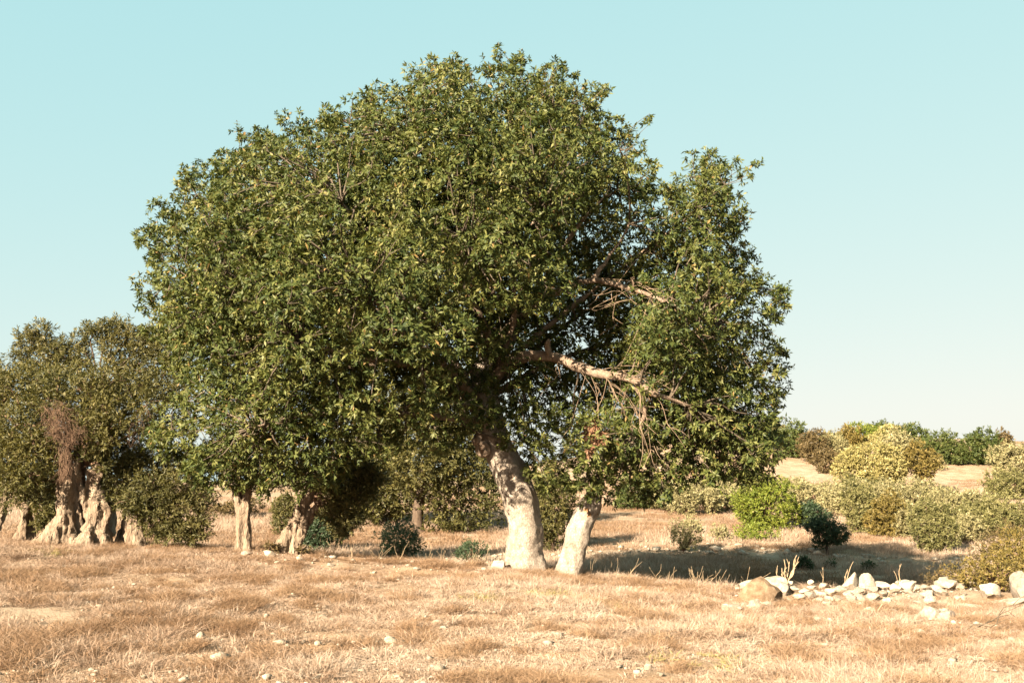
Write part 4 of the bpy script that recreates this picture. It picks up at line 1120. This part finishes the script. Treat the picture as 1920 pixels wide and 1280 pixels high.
# loose pebbles nobody could count: in the field, along the crest and on the dry stream bed
def pebbles(name, label, pts, size, seed):
    rng = np.random.default_rng(seed)
    bm = bmesh.new(); bmesh.ops.create_icosphere(bm, subdivisions=1, radius=1)
    bv = np.array([v.co for v in bm.verts]); bf = np.array([[v.index for v in f.verts] for f in bm.faces]); bm.free()
    n = len(pts)
    sc = size * rng.lognormal(0, .5, n)
    V = bv[None] * (1 + rng.normal(0, .18, (n, len(bv), 1)))
    V = V * sc[:, None, None] * np.stack([rng.uniform(.8, 1.3, n), rng.uniform(.8, 1.3, n), rng.uniform(.4, .8, n)], -1)[:, None, :]
    z = ground_z(pts[:, 0], pts[:, 1]) + sc * .45
    V = V + np.stack([pts[:, 0], pts[:, 1], z], -1)[:, None, :]
    F = bf[None] + (np.arange(n) * len(bv))[:, None, None]
    o = link(name, np_mesh(name, V.reshape(-1, 3), F.reshape(-1, 3)), M['rock'])
    tag(o, label, 'gravel', None, 'stuff')
rng = np.random.default_rng(90)
yy = rng.uniform(7.5, 20.5, 9000); xx = (rng.uniform(-.58, .58, 9000)) * yy
dn = fbm(xx * .5, yy * .5, 61, 3) + .25 * sstep(-.02, -.3, xx / yy) * sstep(10, 8, yy) + .12 * sstep(2.5, 0, np.abs(crest(xx) - .8 - yy))
ok = dn > rng.uniform(.40, .85, 9000)
pebbles('gravel', 'loose small pale stones in the dry grass of the foreground', np.stack([xx[ok], yy[ok]], -1), .017, 91)
yy = rng.uniform(30, 44, 4200); xx = rng.uniform(-8, 20, 4200)
bed = np.abs(yy - (35.0 + 2.0 * np.sin(xx * .25)))
ok = bed < np.abs(rng.normal(0, 1.0, 4200))
pebbles('gravel', 'band of pale rubble along the dry stream bed in the hollow', np.stack([xx[ok], yy[ok]], -1), .055, 92)

# ------------------------------------------------------------------ dry grass
def tuft(name, n, h, spread, lean, w, material, seed, curl=.4, hv=.5):
    rng = np.random.default_rng(seed)
    r = spread * np.sqrt(rng.uniform(0, 1, n)); a_ = rng.uniform(0, 6.283, n)
    b = np.stack([r * np.cos(a_), r * np.sin(a_), np.full(n, -.015)], -1)
    d = np.stack([rng.normal(0, lean, n), rng.normal(0, lean, n), np.ones(n)], -1) + .5 * lean * b / max(spread, 1e-3)
    d = unit(d)
    ln = h * (1 + rng.uniform(-hv, hv, n))
    cv = rng.normal(0, curl, (n, 3)); cv[:, 2] = -np.abs(cv[:, 2]) * .8
    mid = b + d * (ln * .5)[:, None]
    tip = b + d * ln[:, None] + cv * (ln * .6)[:, None]
    tip[:, 2] = np.maximum(tip[:, 2], .006); mid[:, 2] = np.maximum(mid[:, 2], .01)
    s = unit(np.cross(d, rng.normal(size=(n, 3)))) * (w * .5)
    V = np.stack([b - s, b + s, mid + s * .9, mid - s * .9, tip + s * .15, tip - s * .15], 1).reshape(-1, 3)
    k = np.arange(n)[:, None] * 6
    F = np.concatenate([k + np.array([0, 1, 2, 3]), k + np.array([3, 2, 4, 5])], 1).reshape(-1, 4)
    me = np_mesh(name, V, F, np.repeat(rng.uniform(0, 1, n), 2))
    me.materials.append(material)
    return bpy.data.objects.new(name, me)

def grass_object(name, label, pts, rotz, scl, idx, tint_, sources):
    """one object of grass: tufts set on its points by geometry nodes"""
    col = bpy.data.collections.new(name + '_tufts')
    for s in sources: col.objects.link(s)
    me = bpy.data.meshes.new(name)
    me.vertices.add(len(pts)); me.vertices.foreach_set('co', np.ascontiguousarray(pts, np.float32).ravel())
    def attr(nm, ty, key, val):
        q = me.attributes.new(nm, ty, 'POINT'); q.data.foreach_set(key, np.ascontiguousarray(val).ravel())
    attr('rot', 'FLOAT_VECTOR', 'vector', np.asarray(rotz, np.float32)); attr('scl', 'FLOAT', 'value', np.asarray(scl, np.float32))
    attr('pick', 'INT', 'value', np.asarray(idx, np.int32)); attr('tint', 'FLOAT', 'value', np.asarray(tint_, np.float32))
    me.update()
    ng = bpy.data.node_groups.new(name + '_scatter', 'GeometryNodeTree')
    ng.interface.new_socket('Geometry', in_out='INPUT', socket_type='NodeSocketGeometry')
    ng.interface.new_socket('Geometry', in_out='OUTPUT', socket_type='NodeSocketGeometry')
    N, Lk = ng.nodes, ng.links
    gi, go = N.new('NodeGroupInput'), N.new('NodeGroupOutput')
    ci = N.new('GeometryNodeCollectionInfo'); ci.inputs['Collection'].default_value = col
    ci.inputs['Separate Children'].default_value = True; ci.inputs['Reset Children'].default_value = True
    ip = N.new('GeometryNodeInstanceOnPoints'); ip.inputs['Pick Instance'].default_value = True
    def named(nm, ty):
        q = N.new('GeometryNodeInputNamedAttribute'); q.data_type = ty; q.inputs['Name'].default_value = nm
        return [o for o in q.outputs if o.enabled and o.name == 'Attribute'][0]
    e2r = N.new('FunctionNodeEulerToRotation')
    Lk.new(named('rot', 'FLOAT_VECTOR'), e2r.inputs[0])
    Lk.new(gi.outputs[0], ip.inputs['Points']); Lk.new(ci.outputs[0], ip.inputs['Instance'])
    Lk.new(named('pick', 'INT'), ip.inputs['Instance Index']); Lk.new(e2r.outputs[0], ip.inputs['Rotation']); Lk.new(named('scl', 'FLOAT'), ip.inputs['Scale'])
    Lk.new(ip.outputs[0], go.inputs[0])
    o = link(name, me)
    md = o.modifiers.new('scatter', 'NODES'); md.node_group = ng
    tag(o, label, 'grass', None, 'stuff')
    return o

src_near = [tuft('tuft_a', 70, .045, .12, 1.0, .0042, M['grass'], 1, .5), tuft('tuft_b', 60, .075, .12, .9, .0042, M['grass'], 2, .45), tuft('tuft_c', 120, .11, .11, .8, .0038, M['grass'], 3, .5),
            tuft('tuft_d', 22, .16, .08, .35, .003, M['grass'], 4, .25), tuft('tuft_e', 150, .12, .10, .9, .0034, M['brush'], 5, .6), tuft('tuft_f', 60, .075, .09, .8, .007, M['weed'], 6, .6), tuft('tuft_g', 44, .04, .17, 2.0, .005, M['grass'], 7, .6)]
rng = np.random.default_rng(101)
n = 60000
yy = 6.8 + (21.4 - 6.8) * rng.uniform(0, 1, n) ** .82
xx = rng.uniform(-.60, .60, n) * yy
cov = fbm(xx * .55 + yy * .25, yy * .9, 71, 3)             # how much grows here
tall = .55 * fbm(xx * .35 + yy * .3, yy * .45, 75, 3) + .45 * fbm(xx * 2.1, yy * 1.7, 76, 2)
rust = .4 * fbm(xx * .6, yy * .5, 79, 3) + .6 * fbm(xx * 2.6, yy * 2.2, 80, 2)
bare = sstep(-.05, -.35, xx / yy) * sstep(9.6, 8.3, yy)
s_ = yy - crest(xx)
ok = (rng.uniform(0, 1, n) < np.clip((cov - .28) * 2.4, .07, 1) * (1 - .88 * bare)) & (s_ < .5) & (rng.uniform(0, 1, n) > .93 * sstep(.05, .35, heap_at(xx, yy)))
xx, yy, cov, tall, rust, s_ = [q[ok] for q in (xx, yy, cov, tall, rust, s_)]
n = len(xx)
u = rng.uniform(0, 1, n)
idx = np.where(u < .42, 0, np.where(u < .70, 1, 6))
hi = tall + rng.normal(0, .05, n)
idx = np.where((hi > .54) & (u > .35), 2, idx)
idx = np.where((hi > .60) & (u > .90), 3, idx)
idx = np.where((np.abs(s_) < .7) & (u > .93), 3, idx)
br = rust + rng.normal(0, .04, n)
idx = np.where((br > .575) & (u > .45), 4, idx)
for wx, wy, wr in [(1185, 1150, .30), (1130, 1135, .35), (1010, 1120, .30), (905, 1125, .25), (1060, 1118, .25), (1330, 1240, .35), (100, 1035, .3)]:
    hx_, hy_, _ = ground_hit(wx, wy, 6.5, 40)
    idx = np.where((np.hypot(xx - hx_, yy - hy_) < wr * (1 + .5 * rng.normal(size=n))) & (u > .55), 5, idx)
tint_ = np.clip(.60 + (cov - .5) * .3 - (rust - .45) * .7 - .13 * sstep(.12, -.35, xx / yy) + rng.normal(0, .15, n), .02, 1)
rot = np.stack([rng.normal(0, .12, n), rng.normal(0, .12, n), rng.uniform(0, 6.28, n)], -1)
scl = rng.uniform(.55, 1.2, n) * np.where(hi > .52, 1.15, .9) * np.where(idx == 4, 1.15, 1)
grass_object('dry_grass', 'straw coloured matted dry grass covering the foreground field', np.stack([xx, yy, ground_z(xx, yy)], -1), rot, scl, idx, tint_, src_near)

src_far = [tuft('tuft_h', 80, .13, .40, .5, .012, M['grass'], 11, .4), tuft('tuft_i', 60, .24, .36, .32, .011, M['grass'], 12, .35), tuft('tuft_j', 70, .16, .38, .6, .013, M['brush'], 13, .5)]
rng = np.random.default_rng(103)
n = 26000
yy = 24.0 + (76 - 24.0) * rng.uniform(0, 1, n) ** 1.15
xx = rng.uniform(-.56, .58, n) * yy
cov = fbm(xx * .16, yy * .22, 171, 3); rust = fbm(xx * .12 + 9, yy * .12, 177, 3)
bed = np.abs(yy - (35.0 + 2.0 * np.sin(xx * .25)))
ok = (rng.uniform(0, 1, n) < np.clip((cov - .2) * 2.6, .05, 1)) & (rng.uniform(0, 1, n) < np.clip(bed / 2.2, .1, 1))
xx, yy, cov, rust = [q[ok] for q in (xx, yy, cov, rust)]
n = len(xx); u = rng.uniform(0, 1, n)
idx = np.where(u < .6, 0, 1); idx = np.where((rust > .55) & (u > .5), 2, idx)
grass_object('meadow_grass', 'taller pinkish dry grass of the meadow in the hollow behind the tree', np.stack([xx, yy, ground_z(xx, yy)], -1), np.stack([np.zeros(n), np.zeros(n), rng.uniform(0, 6.28, n)], -1),
             rng.uniform(.7, 1.3, n), idx, np.clip(.52 - (rust - .45) * .9 + rng.normal(0, .12, n), 0, 1), src_far)

# ------------------------------------------------------------------ dead twig plants and stalks standing in the grass
def dead_plant(label, px, py, Y, stems, name='dead_shrub', cat='dead plant', group=None, r=.010, mk='straw', fork=2):
    """stems: pixel tips (px,py) that the plant's stalks reach"""
    rng = np.random.default_rng(int(px + py))
    o0 = at(px, py, Y); o0[2] = gz(o0[0], o0[1])
    root = empty(name, o0); tag(root, label, cat, group)
    for tx, ty in stems:
        e = at(tx, ty, Y + rng.normal(0, .1))
        p = branch_path(rng, o0 - np.array([0, 0, .05]), e, 5, .0, .05)
        ac = Acc(); ac.add(*tube(p, np.linspace(r, r * .35, len(p)), 5))
        for _ in range(fork):
            q = p[rng.integers(3, len(p) - 1)]
            d = unit(e - o0) + rng.normal(0, .35, 3)
            ac.add(*tube(branch_path(rng, q, q + d * .18 * np.linalg.norm(e - o0) * rng.uniform(.7, 1.5), 3, 0, .06), np.linspace(r * .5, r * .25, 6), 4))
        link('stalk', ac.mesh('stalk', True, o0), M[mk], root)
    return root
dead_plant('dead upright twig bush behind the big brown boulder', 1472, 1094, 18.7, [(1494, 1040), (1480, 1052), (1470, 1048), (1466, 1064), (1490, 1064), (1498, 1052)], r=.014, fork=3)
dead_plant('single dead twig standing left of the twig bush', 1459, 1090, 18.8, [(1458, 1060)], r=.008)
dead_plant('pair of slanting dead stalks left of the pointed white rocks', 1578, 1092, 18.7, [(1600, 1052), (1590, 1066)], r=.009)
dead_plant('thin seed head stalk between boulder and pointed rocks', 1540, 1094, 18.7, [(1543, 1062)], r=.006)
dead_plant('pale long dry stalk leaning in front of the rock heap', 1644, 1196, 14.8, [(1668, 1108), (1660, 1140)], r=.008)
dead_plant('dry stalk behind the heap at the edge of the shadow', 1684, 1086, 18.9, [(1690, 1056), (1676, 1070)], r=.010)
dead_plant('arching bare branch in the grass at the right edge', 1806, 1222, 13.2, [(1885, 1142), (1918, 1130), (1850, 1176)], 'dead_branch', 'branch', r=.010, mk='twig', fork=3)
dead_plant('dark forked twig at the right edge below the slabs', 1925, 1165, 14.6, [(1892, 1146), (1905, 1170)], 'dead_branch', 'branch', r=.012, mk='deadtwig')
dead_plant('thin dry stalk standing in front of the ancient olive', 48, 1055, 18.5, [(42, 1018), (52, 1026)], r=.006)
rng = np.random.default_rng(140)
for q in range(26):
    px = rng.uniform(1085, 1420) if q < 13 else rng.uniform(600, 930)
    Yc = float(crest(at(px, 1080, 19)[0])) + rng.uniform(-.6, .5)
    o0 = np.array([at(px, 1080, Yc)[0], Yc, 0]); o0[2] = gz(o0[0], o0[1])
    ac = Acc()
    for _ in range(4):
        e = o0 + np.array([rng.normal(.05, .14), rng.normal(0, .08), rng.uniform(.14, .40)])
        p = branch_path(rng, o0 + rng.normal(0, .03, 3), e, 4, 0, .06)
        ac.add(*tube(p, np.linspace(.0032, .002, len(p)), 4))
    o = link('dry_stalk', ac.mesh('dry_stalk', True, o0), M['straw']); o.location = o0
    tag(o, 'thin dry grass stalks on the crest right of the broken trunk' if q < 13 else 'thin dry grass stalks on the crest left of the thick trunk', 'dry stalk', 'dry stalks right of the trunks' if q < 13 else 'dry stalks left of the trunks')
